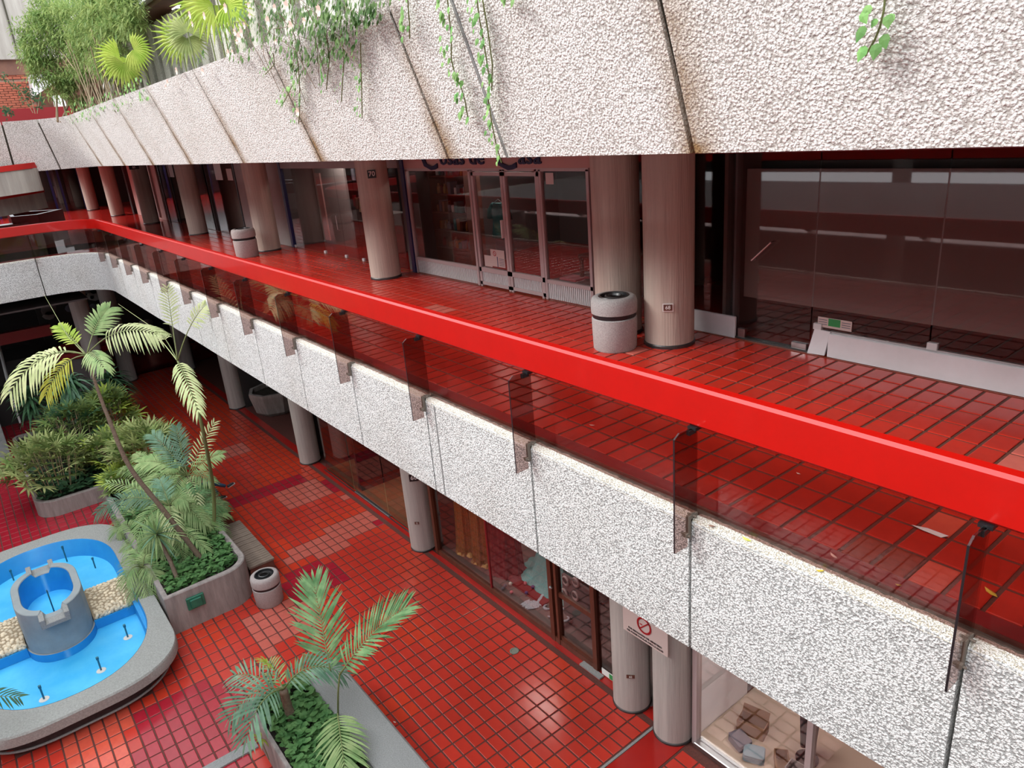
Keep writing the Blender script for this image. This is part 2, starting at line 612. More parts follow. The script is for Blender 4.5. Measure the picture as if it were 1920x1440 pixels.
def facing(loc, nx=0, ny=1, slant=0.0):
    """matrix of a text plane standing upright at loc, its reading side towards (nx, ny)"""
    n = Vector((nx, ny, 0)).normalized()
    x = Vector((-n.y, n.x, 0))
    y = Vector((0, 0, 1))
    return Matrix(((x.x, y.x, n.x, loc[0]), (x.y, y.y, n.y, loc[1]), (x.z, y.z, n.z, loc[2]), (0, 0, 0, 1)))


# ------------------------------------------------------------------ gallery edge curve
WZ = 6.33          # walkway floor level
CX, CY, CR = 24.95, -2.15, 1.60
ARC = CR * PI / 2


def gp(s, off=0.0):
    if s <= CX:
        return (s, -3.75 - off)
    if s <= CX + ARC:
        t = (s - CX) / CR
        return (CX + (CR + off) * math.sin(t), CY - (CR + off) * math.cos(t))
    return (CX + CR + off, CY + (s - CX - ARC))


def ssteps(s0, s1):
    out = [s0]
    for s in [CX + ARC * i / 10 for i in range(11)]:
        if s0 + 1e-3 < s < s1 - 1e-3:
            out.append(s)
    return out + [s1]


def sweep(mb, prof, s0, s1, mi=0):
    """prof: closed list of (offset, z)"""
    rings = []
    for s in ssteps(s0, s1):
        rings.append([(*gp(s, o), z) for o, z in prof])
    return mb.loft(rings, mi=mi)


RX0, RP = 1.128, 1.834
LJ = [RX0 + RP * k for k in range(-3, 14)] + [27.60, 30.6, 33.6, 36.6, 39.6]

# ================================================================== SETTING
# ---- ground floor ------------------------------------------------
floor = sroot('floor')
struct('screed', MB().box(-8, 60, -12, 14, -0.3, -0.010), 'grout', floor)


def pip(x, y, poly):
    c = False
    n = len(poly)
    for i in range(n):
        x0, y0 = poly[i]
        x1, y1 = poly[(i + 1) % n]
        if (y0 > y) != (y1 > y) and x < (x1 - x0) * (y - y0) / (y1 - y0) + x0:
            c = not c
    return c


def gpoly(pts):
    return [tuple(onz(x, y, 0)[:2]) for x, y in pts]


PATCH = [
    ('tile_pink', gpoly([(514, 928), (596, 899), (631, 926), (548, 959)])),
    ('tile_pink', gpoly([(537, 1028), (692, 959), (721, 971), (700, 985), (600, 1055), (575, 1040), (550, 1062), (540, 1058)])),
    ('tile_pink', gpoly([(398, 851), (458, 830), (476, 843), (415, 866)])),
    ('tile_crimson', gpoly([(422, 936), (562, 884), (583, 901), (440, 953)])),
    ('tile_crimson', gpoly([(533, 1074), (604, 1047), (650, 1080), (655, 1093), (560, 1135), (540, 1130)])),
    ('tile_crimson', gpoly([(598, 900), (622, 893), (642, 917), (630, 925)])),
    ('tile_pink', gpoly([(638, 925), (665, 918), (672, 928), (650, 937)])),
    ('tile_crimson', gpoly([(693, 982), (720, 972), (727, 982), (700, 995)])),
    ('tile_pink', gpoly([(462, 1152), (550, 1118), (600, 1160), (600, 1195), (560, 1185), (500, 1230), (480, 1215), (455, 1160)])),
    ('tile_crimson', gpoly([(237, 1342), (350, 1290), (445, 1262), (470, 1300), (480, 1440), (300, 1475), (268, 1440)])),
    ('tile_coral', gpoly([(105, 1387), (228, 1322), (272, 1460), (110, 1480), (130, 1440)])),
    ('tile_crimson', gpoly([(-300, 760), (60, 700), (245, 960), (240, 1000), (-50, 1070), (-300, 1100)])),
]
GX, GPX, GY, GPY = 6.4015, 0.30987, -4.75555, 0.21142


def tile_mb(mb, cx, cy, w, d, z, mi=0, c=0.006, h=0.012):
    """one tile: body standing above the joint, edges eased"""
    def r(i, zz):
        return [(cx - w / 2 + i, cy - d / 2 + i, zz), (cx + w / 2 - i, cy - d / 2 + i, zz), (cx + w / 2 - i, cy + d / 2 - i, zz), (cx - w / 2 + i, cy + d / 2 - i, zz)]
    o = len(mb.v)
    mb.v += r(0, z - h) + r(0, z - c * 0.5) + r(c, z)
    for k in (0, 4):
        for i in range(4):
            j = (i + 1) % 4
            mb.f.append((o + k + i, o + k + j, o + k + 4 + j, o + k + 4 + i))
            mb.m.append(mi)
    mb.f.append((o + 8, o + 9, o + 10, o + 11))
    mb.m.append(mi)


POOLC = (15.87, 0.30)


def in_solid(x, y):
    if abs((x - 15.9) / 3.30) ** 5 + abs((y - POOLC[1]) / 1.42) ** 5 < 1:
        return True
    if 14.1 < x < 20.4 and -3.1 < y < -1.5:
        return True
    if 22.0 < x < 28.0 and -2.0 < y < 0.0:
        return True
    if x < 10.2 and -3.2 < y < -1.85:
        return True
    return False


def lay_tiles(root, cells, w, d, z, budget, mats, rest_name):
    """cells: (x, y, material); the nearest `budget` are objects of their own, the rest one part"""
    cells.sort(key=lambda c: (Vector((c[0], c[1], z)) - CAM).length)
    seen = []
    rest = []
    for c in cells:
        q = Vector((c[0], c[1], z)) - CAM
        dd = q.dot(_f)
        px = 960 + FPX * q.dot(_r) / max(dd, .01)
        py = 720 - FPX * q.dot(_u) / max(dd, .01)
        if dd > 0 and -20 < px < 1940 and -20 < py < 1460 and len(seen) < budget and not c[3]:
            seen.append(c)
        else:
            rest.append(c)
    me = {}
    for x, y, m, _h in seen:
        if m not in me:
            t = MB()
            tile_mb(t, 0, 0, w, d, 0)
            me[m] = t.mesh('tile', m)
        inst('tile', me[m], root, Matrix.Translation((x, y, z)) @ Matrix.Rotation(rnd.uniform(-.004, .004), 4, 'Z'))
    mb = MB()
    idx = {m: i for i, m in enumerate(mats)}
    for x, y, m, _h in rest:
        tile_mb(mb, x, y, w, d, z, idx[m])
    o = mb.build(rest_name, mats, root)
    o['kind'] = 'stuff'
    return o


cells = []
for i in range(-8, 92):
    for j in range(-11, 54):
        x = GX + (i + 0.5) * GPX
        y = GY + (j + 0.5) * GPY
        if y > 6.4 or y < -6.75:
            continue
        if in_solid(x, y):
            continue
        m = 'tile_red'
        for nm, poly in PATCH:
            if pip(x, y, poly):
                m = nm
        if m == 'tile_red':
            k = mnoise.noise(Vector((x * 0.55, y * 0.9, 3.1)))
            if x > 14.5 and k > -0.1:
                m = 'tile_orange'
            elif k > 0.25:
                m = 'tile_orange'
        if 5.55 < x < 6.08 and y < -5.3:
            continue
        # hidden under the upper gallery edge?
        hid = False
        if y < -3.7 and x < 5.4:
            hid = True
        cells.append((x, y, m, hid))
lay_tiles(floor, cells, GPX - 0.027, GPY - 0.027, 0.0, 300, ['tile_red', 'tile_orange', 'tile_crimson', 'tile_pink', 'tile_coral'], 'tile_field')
struct('tile_border', MB().box(5.5, 6.02, -6.9, -3.6, -.02, -0.001), 'red_plain', floor)
struct('metal_strip', MB().box(6.03, 6.07, -6.75, -3.6, -.02, 0.004), 'granolith', floor)
struct('tile_border', MB().box(6.1, 34, -6.98, -6.76, -.02, -0.002), 'red_plain', floor)
struct('floor_beyond', MB().box(34, 60, -12, 14, -.1, 0.0).box(-8, 34, 6.5, 14, -.1, 0), 'red_plain', floor)
struct('stone_strip', MB().box(10.02, 10.22, -1.75, 6.0, -.01, 0.03), 'granolith', floor)
struct('drain_cover', MB().lathe((8.93, -6.14, 0), [(.085, -.01), (.085, .012), (.06, .012), (.055, .006), (0.0001, .006)], 24), 'drain', floor)

# ---- upper gallery floor ----------------------------------------
walk = sroot('gallery_floor')
mb = MB()
mb.box(-6, 26.6, -7.6, -3.86, 5.25, WZ - 0.009)
struct('slab', mb, 'grout_walk', walk)
mb = MB()
mb.box(26.2, 60, -7.6, -3.9, 5.25, WZ - 0.001)
mb.box(26.95, 60, -3.9, 12, 5.25, WZ - 0.001)
sweep(mb, [(0.10, 5.25), (2.6, 5.25), (2.6, WZ - .001), (0.10, WZ - .001)], 25.0, 30.0)
struct('slab', mb, 'red_plain', walk)
WX, WPX, WY, WPY = 1.59371, 0.21142, -4.00311, 0.30987
cells = []
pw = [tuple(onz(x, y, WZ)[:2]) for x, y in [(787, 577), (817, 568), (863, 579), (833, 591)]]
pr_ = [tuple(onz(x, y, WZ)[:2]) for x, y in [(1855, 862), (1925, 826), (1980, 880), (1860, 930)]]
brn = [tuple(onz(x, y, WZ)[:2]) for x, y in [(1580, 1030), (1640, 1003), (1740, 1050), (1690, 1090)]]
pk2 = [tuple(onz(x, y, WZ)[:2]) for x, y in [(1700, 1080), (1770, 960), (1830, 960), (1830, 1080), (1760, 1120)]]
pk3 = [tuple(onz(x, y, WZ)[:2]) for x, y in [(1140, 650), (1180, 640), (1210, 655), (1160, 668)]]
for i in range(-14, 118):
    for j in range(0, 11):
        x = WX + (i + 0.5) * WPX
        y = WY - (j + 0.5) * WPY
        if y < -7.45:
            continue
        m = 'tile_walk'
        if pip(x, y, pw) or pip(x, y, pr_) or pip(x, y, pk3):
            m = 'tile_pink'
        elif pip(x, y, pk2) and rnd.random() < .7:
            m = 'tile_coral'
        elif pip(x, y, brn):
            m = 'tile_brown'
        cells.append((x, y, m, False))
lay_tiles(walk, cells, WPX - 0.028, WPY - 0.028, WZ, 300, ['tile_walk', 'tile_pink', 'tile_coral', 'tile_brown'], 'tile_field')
mb = MB()
sweep(mb, [(0.13, 6.30), (0.25, 6.30), (0.25, WZ + 0.002), (0.13, WZ - 0.004)], -4.5, 45)
struct('kerb', mb, 'kerb_red', walk)
mb = MB()
sweep(mb, [(0.045, 6.20), (0.13, 6.20), (0.13, 6.305), (0.045, 6.29)], -4.5, 45)
struct('gutter', mb, 'joint_grey', walk)
struct('metal_strip', MB().box(-4, 26, -7.50, -7.42, WZ - .01, WZ + .001), 'tile_brown', walk)

# ---- lower parapet: rough white panels --------------------------
par = sroot('wall_gallery_edge')
mb = MB()
sweep(mb, [(0.03, 5.19), (0.15, 5.19), (0.15, 6.22), (0.03, 6.22)], -4.5, 45)
struct('backing', mb, 'joint_dark', par)
ZB, ZT = 5.167, 6.310
g = 0.013
LJP = sorted(LJ + [])
for a, b in zip(LJP[:-1], LJP[1:]):
    e = 0.02
    z1 = ZT + rnd.uniform(-.006, .006)
    z0 = ZB + rnd.uniform(-.004, .004)
    mb = MB()
    prof = [(-0.06, z0), (0.02, z0), (0.045, z1 - .01), (0.035, z1), (-0.045, z1 - .005), (-0.06, z1 - 0.025)]
    sweep(mb, prof, a + g, b - g)
    o = struct('concrete_panel', mb, 'fascia_low', par)
    # bright ragged top edge
    mb = MB()
    n = 46
    rings = []
    for i in range(n + 1):
        s = a + g + (b - a - 2 * g) * i / n
        d1, d2 = rnd.uniform(0, .014), rnd.uniform(0, .010)
        rings.append([(*gp(s, -0.062), z1 - .035 - d2), (*gp(s, 0.0), z1 - 0.05), (*gp(s, 0.045 + d1), z1 - 0.02), (*gp(s, 0.038 + d1), z1 + .006 + d2),
                      (*gp(s, -0.045), z1 + .004 + d1)])
    mb.loft(rings)
    struct('ragged_edge', mb, 'ledge_white', o)
# pale vertical sealant beside one joint
struct('sealant_strip', MB().box(6.43, 6.445, -3.7, -3.683, 5.18, 6.28), 'granolith', par)

# ---- upper parapet: leaning planter front -----------------------
upar = sroot('wall_planter_front')
UB, UT = 8.809, 10.238
UJ = [UP0 + UPP * j for j in range(-3, 8)] + [26.45, 27.40, 30.4, 33.4, 36.4]
mb = MB()
sweep(mb, [(0.50, UB + .04), (0.62, UB + .04), (0.12, UT - .1), (0.0, UT - .1)], -6.5, 40)
struct('backing', mb, 'joint_dark', upar)
SPL = 5.44
cuts = sorted(UJ + [SPL])
for a, b in zip(cuts[:-1], cuts[1:]):
    ga = 0.022 if a != SPL else 0.03
    gb = 0.022 if b != SPL else 0.012
    mb = MB()
    n = max(1, int((b - a) / .5))
    prof = [(0.45, UB), (0.60, UB), (0.12, UT), (-0.05, UT), ]
    sweep(mb, prof, a + ga, b - gb)
    struct('concrete_panel', mb, 'fascia_up', upar)
mb = MB()
mb.add([(SPL - .008, -4.205, UB - .005), (SPL + .022, -4.205, UB - .005), (SPL + .022, -4.26, UB), (SPL - .008, -4.26, UB),
        (SPL - .008, -3.69, UT), (SPL + .022, -3.69, UT), (SPL + .022, -3.75, UT), (SPL - .008, -3.75, UT)],
       [(0, 3, 2, 1), (4, 5, 6, 7), (0, 1, 5, 4), (1, 2, 6, 5), (2, 3, 7, 6), (3, 0, 4, 7)])
struct('metal_trim', mb, 'granolith', upar)
mb = MB()
sweep(mb, [(0.30, 9.75), (1.30, 9.75), (1.30, 10.16), (0.14, 10.16)], -6.5, 40)
struct('planting_bed', mb, 'soil', upar)

# ---- slabs, ceilings --------------------------------------------
mb = MB()
mb.box(-6, 60, -12, -4.9, 8.90, 9.35)
sweep(mb, [(0.60, 8.83), (1.6, 8.83), (1.6, 9.3), (0.60, 9.3)], -6, 45)
mb.box(28.0, 34, -5, 12, 8.90, 9.3)
struct('ceiling_gallery', mb, 'ceiling')
mb = MB()
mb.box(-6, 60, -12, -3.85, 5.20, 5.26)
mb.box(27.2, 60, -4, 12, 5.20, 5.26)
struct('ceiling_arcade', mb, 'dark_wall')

# ---- columns ------------------------------------------------------
COLX = [5.83, 6.70, 13.2, 19.72, 26.3, 32.9, 39.6, 46.1]


def column(x, y, z0, z1, m, label, r=0.305, ring='dark_steel', grp=None):
    t = sroot('column', (x, y, z0))
    mb = MB()
    mb.lathe((x, y, 0), [(r, z0 + .01), (r, z1)], 48)
    struct('shaft', mb, m, t, auto=40)
    mb = MB()
    mb.lathe((x, y, z0), [(r + .012, 0), (r + .012, .03), (r, .045)], 48)
    struct('base_ring', mb, ring, t)
    return t


upcols = []
for x in COLX:
    upcols.append(column(x, -6.84, WZ, 8.92, 'column', ''))
lowcols = []
for x in COLX:
    lowcols.append(column(x if x > 6.9 else x - (.03 if x > 6 else .03), -6.84, 0, 5.2, 'column_grey', ''))
column(19.35, -7.75, 0, 5.2, 'column_grey', '')
column(30.3, -3.2, 0, 5.2, 'column_grey', '')
column(33.5, -4.6, 0, 5.2, 'column_grey', '')


def plate(parent, x, y, z, w, h, s, dx=0, ang=0.0, m='joint_dark', border=True):
    """small number plate bent flat against the shaft at angle ang (0 = towards +Y)"""
    n = Vector((math.sin(ang), math.cos(ang), 0))
    t = Vector((-n.y, n.x, 0))
    c = Vector((x, y, z)) + n * (0.305 + .012)
    mb = MB()
    if border:
        mb.obox(c - n * .004, t * (w / 2 + .012), n * .006, Vector((0, 0, h / 2 + .012)), 1)
    mb.obox(c + n * .002, t * (w / 2), n * .006, Vector((0, 0, h / 2)), 0)
    o = struct('number_plate', mb, [m, 'paper'], parent)
    text('numerals', s, h * 0.85, 'paper', o, facing(c + n * .010, n.x, n.y))
    return o


plate(upcols[0], 5.83, -6.84, 6.86, .105, .075, '68', ang=math.radians(-38), m='wood_dark')
plate(upcols[2], 13.2, -6.84, 8.37, .16, .15, '70', ang=math.radians(-62), border=False, m='black')
plate(lowcols[2], 13.2, -6.84, 1.92, .20, .17, '60', ang=math.radians(-58), border=False, m='black')
plate(lowcols[2], 13.2, -6.84, .78, .10, .06, '12', ang=math.radians(-45), m='wood_dark', border=False)
plate(lowcols[1], 6.67, -6.84, .76, .13, .06, '62', ang=math.radians(-42), m='wood_dark', border=False)
plate(upcols[5], 32.9, -6.84, 8.55, .4, .15, '80', ang=math.radians(-50), border=False, m='black')

# ---- opposite side and end of the atrium (behind the camera; seen only in reflections) ----
opp = sroot('wall_opposite')
mb = MB()
mb.box(-12, 60, 8.5, 8.8, 5.167, 6.31)
mb.box(-12, 60, 8.2, 8.8, 8.81, 10.24)
mb.box(-12, 60, 8.2, 8.8, 12.3, 13.7)
mb.box(-12, 60, 9, 9.4, 13.7, 15.0)
struct('concrete_band', mb, 'fascia_low', opp)
mb = MB()
for zz in (0, 6.33, 9.9):
    mb.box(-12, 60, 11.5, 11.7, zz, zz + 4)
mb.box(-12, 60, 8.6, 11.6, 5.2, 5.3)
mb.box(-12, 60, 8.6, 11.6, 8.85, 8.95)
mb.box(-12, 60, 8.6, 11.6, 12.3, 12.4)
struct('shopfront', mb, 'dark_wall', opp)
mb = MB()
mb.box(-12, 60, 8.42, 8.54, 7.05, 7.32)
struct('rail', mb, 'rail_red', opp)
mb = MB()
for x in range(-9, 50, 7):
    mb.lathe((x, 11, 0), [(.3, 0), (.3, 14)], 20)
struct('pier', mb, 'column_grey', opp)
mb = MB()
mb.box(-9, -8.6, -12, 12, 0, 7.9)
struct('wall_near', mb, 'concrete')

# ================================================================== BALUSTRADE
bal = thing('balustrade', (10, -3.75, WZ), 'long red handrail over brown tinted glass panels and fins along the upper gallery edge', 'balustrade')
mb = MB()
sweep(mb, [(-0.04, 7.055), (-0.02, 7.035), (0.06, 7.035), (0.075, 7.055), (0.075, 7.30), (0.055, 7.325), (-0.015, 7.325), (-0.035, 7.305)], -5, 42)
mb.build('handrail', 'rail_red', bal, auto=30)
me_cache = {}
FJ = [RX0 + RP * k for k in range(-2, 14)]
for a, b in zip([-4.5] + FJ, FJ + [None]):
    if b is None:
        break
    MB().box(a + .006, b - .006, -3.768, -3.758, 6.325, 7.04).build('glass_pane', 'tint', bal)
curves = [(FJ[-1], 27.60), (27.60, 30.6), (30.6, 33.6), (33.6, 36.6), (36.6, 39.6)]
for a, b in curves:
    mb = MB()
    sweep(mb, [(0.008, 6.325), (0.018, 6.325), (0.018, 7.04), (0.008, 7.04)], a + .006, b - .006)
    mb.build('glass_pane', 'tint', bal)


def fin_mesh():
    mb = MB()
    t = 0.006
    poly = [(0.0, 7.03), (-0.0, 6.335), (-0.045, 6.30), (-0.075, 6.12), (-0.235, 6.09), (-0.235, 7.00), (-0.215, 7.03)]
    poly = [(0.005, 7.02), (0.005, 6.34), (-0.10, 6.34), (-0.10, 6.10), (-0.24, 6.10), (-0.24, 7.0), (-0.19, 7.035)]
    mb.loft([[(-t, -3.755 - o, z) for o, z in poly], [(t, -3.755 - o, z) for o, z in poly]])
    return mb


fm = fin_mesh().mesh('glass_fin', 'tint_fin')
fem = MB().box(-.0062, .0062, -3.5158, -3.513, 6.10, 7.0).mesh('dark_edge', 'black')
cl = MB()
cl.box(-.035, .035, -3.79, -3.70, 7.012, 7.036)
cl.box(-.014, .014, -3.735, -3.66, 6.985, 7.02)
cl.lathe((0, -3.69, 6.99), [(.012, 0), (.012, .03)], 8)
clm = cl.mesh('top_clamp', 'black')
bl = MB()
bl.box(-.012, .012, -3.76, -3.66, 6.315, 6.345)
bl.box(-.014, .014, -3.685, -3.655, 6.17, 6.34)
bl.tube([(-.04, -3.71, 6.335), (.04, -3.71, 6.335)], .008, 6)
bl.tube([(-.04, -3.64, 6.20), (.04, -3.64, 6.20)], .008, 6)
bl.obox((0, -3.71, 6.335), (.008, 0, 0), (0, .018, 0), (0, 0, .018))
bl.obox((0, -3.64, 6.20), (.02, 0, 0), (0, .014, 0), (0, 0, .014))
blm = bl.mesh('hinge_bolt', 'rust_bolt')
for x in FJ:
    T = Matrix.Translation((x, 0, 0))
    f_ = inst('glass_fin', fm, bal, T)
    inst('top_clamp', clm, f_, T)
    inst('hinge_bolt', blm, f_, T)
    inst('dark_edge', fem, f_, T)
# two fins on the far wing
for s in (27.60, 30.6):
    x, y = gp(s, 0)
    T = Matrix.Translation((x - 3.75, y, 0)) @ Matrix.Rotation(PI / 2, 4, 'Z')
    T = Matrix.Translation((x, y, 0)) @ Matrix.Rotation(PI / 2, 4, 'Z') @ Matrix.Translation((0, 3.75, 0))
    f_ = inst('glass_fin', fm, bal, T)
    inst('top_clamp', clm, f_, T)

# ================================================================== UPPER SHOPS
SY = -7.50        # shopfront plane of the gallery
# rooms behind the glass
rooms = [(-3.0, 5.36), (7.75, 13.05), (13.4, 19.6), (20.2, 26.2), (26.6, 33.0), (33.2, 39.6), (39.8, 50)]
mb = MB()
mb.box(-4, 52, -11.6, -11.4, WZ, 8.9)
for a, b in rooms:
    for x in (a, b):
        mb.box(x - .05, x + .05, -11.5, SY - .05, WZ, 8.9)
struct('wall_shops_back', mb, 'shop_dim')
struct('floor_shops', MB().box(-4, 52, -11.5, SY, WZ - .02, WZ + .004), 'red_plain')

# ---- dark glazed shopfront on the right
st = sroot('window_1', (2, SY, WZ))
for a, b, nm in ((5.345, 4.315, 'door_leaf'), (4.305, 3.03, 'pane'), (3.02, 1.74, 'pane'), (1.73, .4, 'pane'), (.39, -1.0, 'pane'), (-1.01, -2.6, 'pane')):
    struct(nm, MB().box(b + .004, a - .004, SY - .006, SY + .006, WZ + .02, 8.86), 'dark_glass', st)
struct('side_pane', MB().box(5.40, 5.95, SY - .006, SY + .006, WZ + .02, 8.86), 'dark_glass', st)
struct('side_pane', MB().box(6.0, 7.7, SY - .006, SY + .006, WZ + .02, 8.86), 'dark_glass', st)
mb = MB()
mb.box(-2.8, 5.30, -7.66, -7.62, 6.83, 8.36)
mb.box(5.55, 5.60, -9.2, SY - .1, WZ, 8.8)
struct('privacy_panel', mb, 'film', st)
struct('lintel', MB().box(-4, 7.8, SY - .04, SY + .05, 8.55, 8.9), 'dark_red', st)
struct('pipe', MB().box(-3, 5.3, SY - .5, SY - .4, 8.3, 8.42), 'dark_steel', st)
# boards along the foot
struct('base_board', MB().cbox(5.30, 5.98, SY + .01, SY + .05, WZ, 6.60, .006), 'white_board', st)
mb = MB()
mb.add([(4.31, SY + .05, WZ), (4.25, SY + .03, 6.625), (4.06, SY + .03, 6.62), (4.10, SY + .055, WZ + .01),
        (4.31, SY + .02, WZ), (4.25, SY + .01, 6.625), (4.06, SY + .01, 6.62), (4.10, SY + .03, WZ + .01)],
       [(0, 1, 2, 3), (7, 6, 5, 4), (0, 4, 5, 1), (1, 5, 6, 2), (2, 6, 7, 3), (3, 7, 4, 0)])
struct('base_board', mb, 'white_board', st)
struct('base_board', MB().cbox(-3.0, 4.07, SY + .01, SY + .055, WZ + .005, 6.605, .006), 'white_board', st)
struct('board_cap', MB().box(-3.0, 4.07, SY - .03, SY + .012, 6.605, 6.622), 'steel', st)
# patch fittings
for x in (4.22, 2.99, 1.72):
    struct('patch_fitting', MB().cbox(x - .05, x + .05, SY - .03, SY + .03, 6.62, 6.69, .004), 'alu_white', st)
struct('patch_fitting', MB().cbox(5.17, 5.27, SY - .03, SY + .03, WZ + .02, WZ + .13, .004), 'steel', st)
struct('patch_fitting', MB().cbox(4.34, 4.53, SY - .03, SY + .03, WZ + .02, WZ + .09, .004), 'steel', st)
struct('door_sill', MB().box(4.3, 5.34, SY - .05, SY + .04, WZ, WZ + .022), 'dark_steel', st)
mb = MB()
p0, p1 = Vector((4.81, SY + .09, 7.57)), Vector((5.06, SY + .09, 7.34))
mb.tube([p0 + Vector((0, -.08, 0)), p0, p1, p1 + Vector((0, -.08, 0))], .012, 8)
struct('door_handle', mb, 'steel', st)
stk = struct('notice', MB().box(3.83, 4.225, SY + .008, SY + .012, 6.655, 6.77), 'sign_pink', st)
struct('green_label', MB().box(3.96, 4.10, SY + .012, SY + .014, 6.68, 6.765), 'sticker_green', stk)
for k in range(3):
    for xx in (4.165, 3.895):
        struct('print_line', MB().box(xx - .05, xx + .05, SY + .012, SY + .0135, 6.685 + .026 * k, 6.693 + .026 * k), 'grey_cloth', stk)

# ---- "Cosas de Casa"
sh = sroot('window_2', (10.4, SY, WZ))
fr = 'alu_pink'
mb = MB()
for x in (13.0, 10.83, 10.74, 9.90, 9.83, 9.01, 8.92, 7.86):
    mb.box(x - .028, x + .028, SY - .03, SY + .035, WZ, 8.37)
mb.box(7.83, 13.03, SY - .03, SY + .035, 8.345, 8.39)
mb.box(7.83, 8.9, SY - .03, SY + .035, 6.60, 6.66)
mb.box(10.85, 13.0, SY - .03, SY + .035, 6.60, 6.66)
struct('window_frame', mb, fr, sh)
for a, b in ((8.94, 9.86), (9.87, 10.76)):
    d = sroot('door_leaf')
    d.parent = sh
    d.location = Vector(((a + b) / 2, SY, WZ)) - wloc(sh)
    del d['kind']
    mb = MB()
    for (x0, x1, z0, z1) in ((a, a + .06, WZ + .03, 8.33), (b - .06, b, WZ + .03, 8.33), (a, b, 8.27, 8.33), (a, b, 6.60, 6.68), (a, b, WZ + .03, WZ + .09)):
        mb.box(x0, x1, SY - .02, SY + .04, z0, z1)
    struct('door_frame', mb, fr, d)
    mb = MB()
    x = a + .09
    while x < b - .08:
        mb.box(x, x + .022, SY - .008, SY + .022, WZ + .09, 6.60)
        x += .04
    mb.box(a + .05, b - .05, SY - .02, SY - .004, WZ + .08, 6.61)
    struct('ribbed_kick_plate', mb, 'alu_white', d)
    struct('glass', MB().box(a + .05, b - .05, SY - .004, SY + .004, 6.68, 8.27), 'shop_glass', d)
struct('pull_handle', MB().box(9.93, 9.965, SY + .04, SY + .08, 7.25, 7.55), 'alu_white', sh)
for a, b in ((7.88, 8.90), (10.85, 12.98)):
    mb = MB()
    x = a + .01
    while x < b - .02:
        mb.box(x, x + .024, SY - .005, SY + .024, WZ + .015, 6.60)
        x += .045
    mb.box(a, b, SY - .03, SY - .004, WZ, 6.60)
    o = struct('ribbed_panel', mb, 'alu_white', sh)
    struct('glass', MB().box(a, b, SY - .004, SY + .004, 6.66, 8.345), 'shop_glass', sh)
struct('sign_wall', MB().box(7.8, 13.1, SY - .06, SY + .03, 8.39, 8.92), 'pink_wall', sh)
for txt, x0, sz in (('osas de', 11.0, .34), ('asa', 9.12, .34), ('C', 12.05, .62), ('C', 9.72, .62)):
    text('lettering', txt, sz, 'ink_blue', sh, facing((x0, SY + .045, 8.56)), .012, sx=1.35)
struct('blue_post', MB().box(13.04, 13.16, SY - .02, SY + .06, WZ, 8.9), 'navy', sh)
poster = struct('notice', MB().box(10.02, 10.42, SY + .006, SY + .010, 6.72, 7.02), 'sign_pink', sh)
struct('notice', MB().box(10.40, 10.62, SY + .006, SY + .009, 6.70, 6.90), 'sign_pink', sh)
struct('blue_band', MB().box(10.22, 10.24, SY + .010, SY + .012, 6.72, 6.90), 'navy', poster)
mb = MB()
for i in range(20):
    a0, a1 = 2 * PI * i / 20, 2 * PI * (i + 1) / 20
    mb.obox((10.30 + .04 * math.cos(a0), SY + .012, 6.95 + .04 * math.sin(a0)), (.006, 0, 0), (0, .001, 0), (0, 0, .006))
mb.obox((10.30, SY + .012, 6.95), (.025, 0, .03), (0, .001, 0), (-.003, 0, .003))
struct('no_smoking_ring', mb, 'sign_red', poster)
for k in range(5):
    struct('print_line', MB().box(10.04, 10.18, SY + .010, SY + .012, 6.75 + .028 * k, 6.76 + .028 * k), 'grey_cloth', poster)
struct('notice', MB().box(8.62, 8.80, SY + .006, SY + .010, 8.15, 8.32), 'sign_pink', sh)

# goods inside
def shelf_unit(x0, x1, y, zs, label, m='wood_dark'):
    t = thing('shelf_unit', ((x0 + x1) / 2, y, WZ), label, 'shelf')
    for z in zs:
        MB().box(x0, x1, y - .35, y, z - .02, z).build('shelf', m, t)
    MB().box(x0 - .02, x0, y - .36, y + .01, WZ, zs[-1] + .3).build('side_panel', m, t)
    MB().box(x1, x1 + .02, y - .36, y + .01, WZ, zs[-1] + .3).build('side_panel', m, t)
    MB().box(x0, x1, y - .38, y - .36, WZ, zs[-1] + .3).build('back_panel', m, t)
    return t


shelf_unit(11.72, 12.92, -7.95, [6.8, 7.15, 7.5, 7.85, 8.2], 'dark wooden shelf unit of small goods behind the left shop pane')
gm = ['gold_cloth', 'teal', 'paper', 'beige_cloth', 'dark_red', 'grey_cloth', 'wood_dark', 'cardboard']
for zi, z in enumerate([6.8, 7.15, 7.5, 7.85, 8.2]):
    x = 11.78
    while x < 12.82:
        w = rnd.uniform(.06, .12)
        h = rnd.uniform(.10, .24)
        mb = MB()
        if rnd.random() < .5:
            mb.lathe((x + w / 2, -8.1, z), [(w * .4, 0), (w * .45, h * .3), (w * .38, h * .7), (w * .2, h * .85), (w * .22, h)], 10)
        else:
            mb.cbox(x, x + w, -8.2, -8.02, z, z + h, .008)
        kd = ['jar', 'box'][len(mb.f) == 9 or len(mb.f) < 30]
        gi = rnd.randrange(8)
        o = mb.build(kd, gm[gi])
        tag(o, 'small %s %s on the %s shelf behind the left shop pane, %s part' % (['gold', 'teal', 'white', 'beige', 'dark red', 'grey', 'brown', 'cardboard'][gi], kd,
                                                                                 ['lowest', 'second lowest', 'middle', 'second highest', 'highest'][zi], ['right', 'right-centre', 'left-centre', 'left'][min(3, int((x - 11.78) / .27))]),
            'homeware', 'homeware on the shop shelves')
        x += w + .02


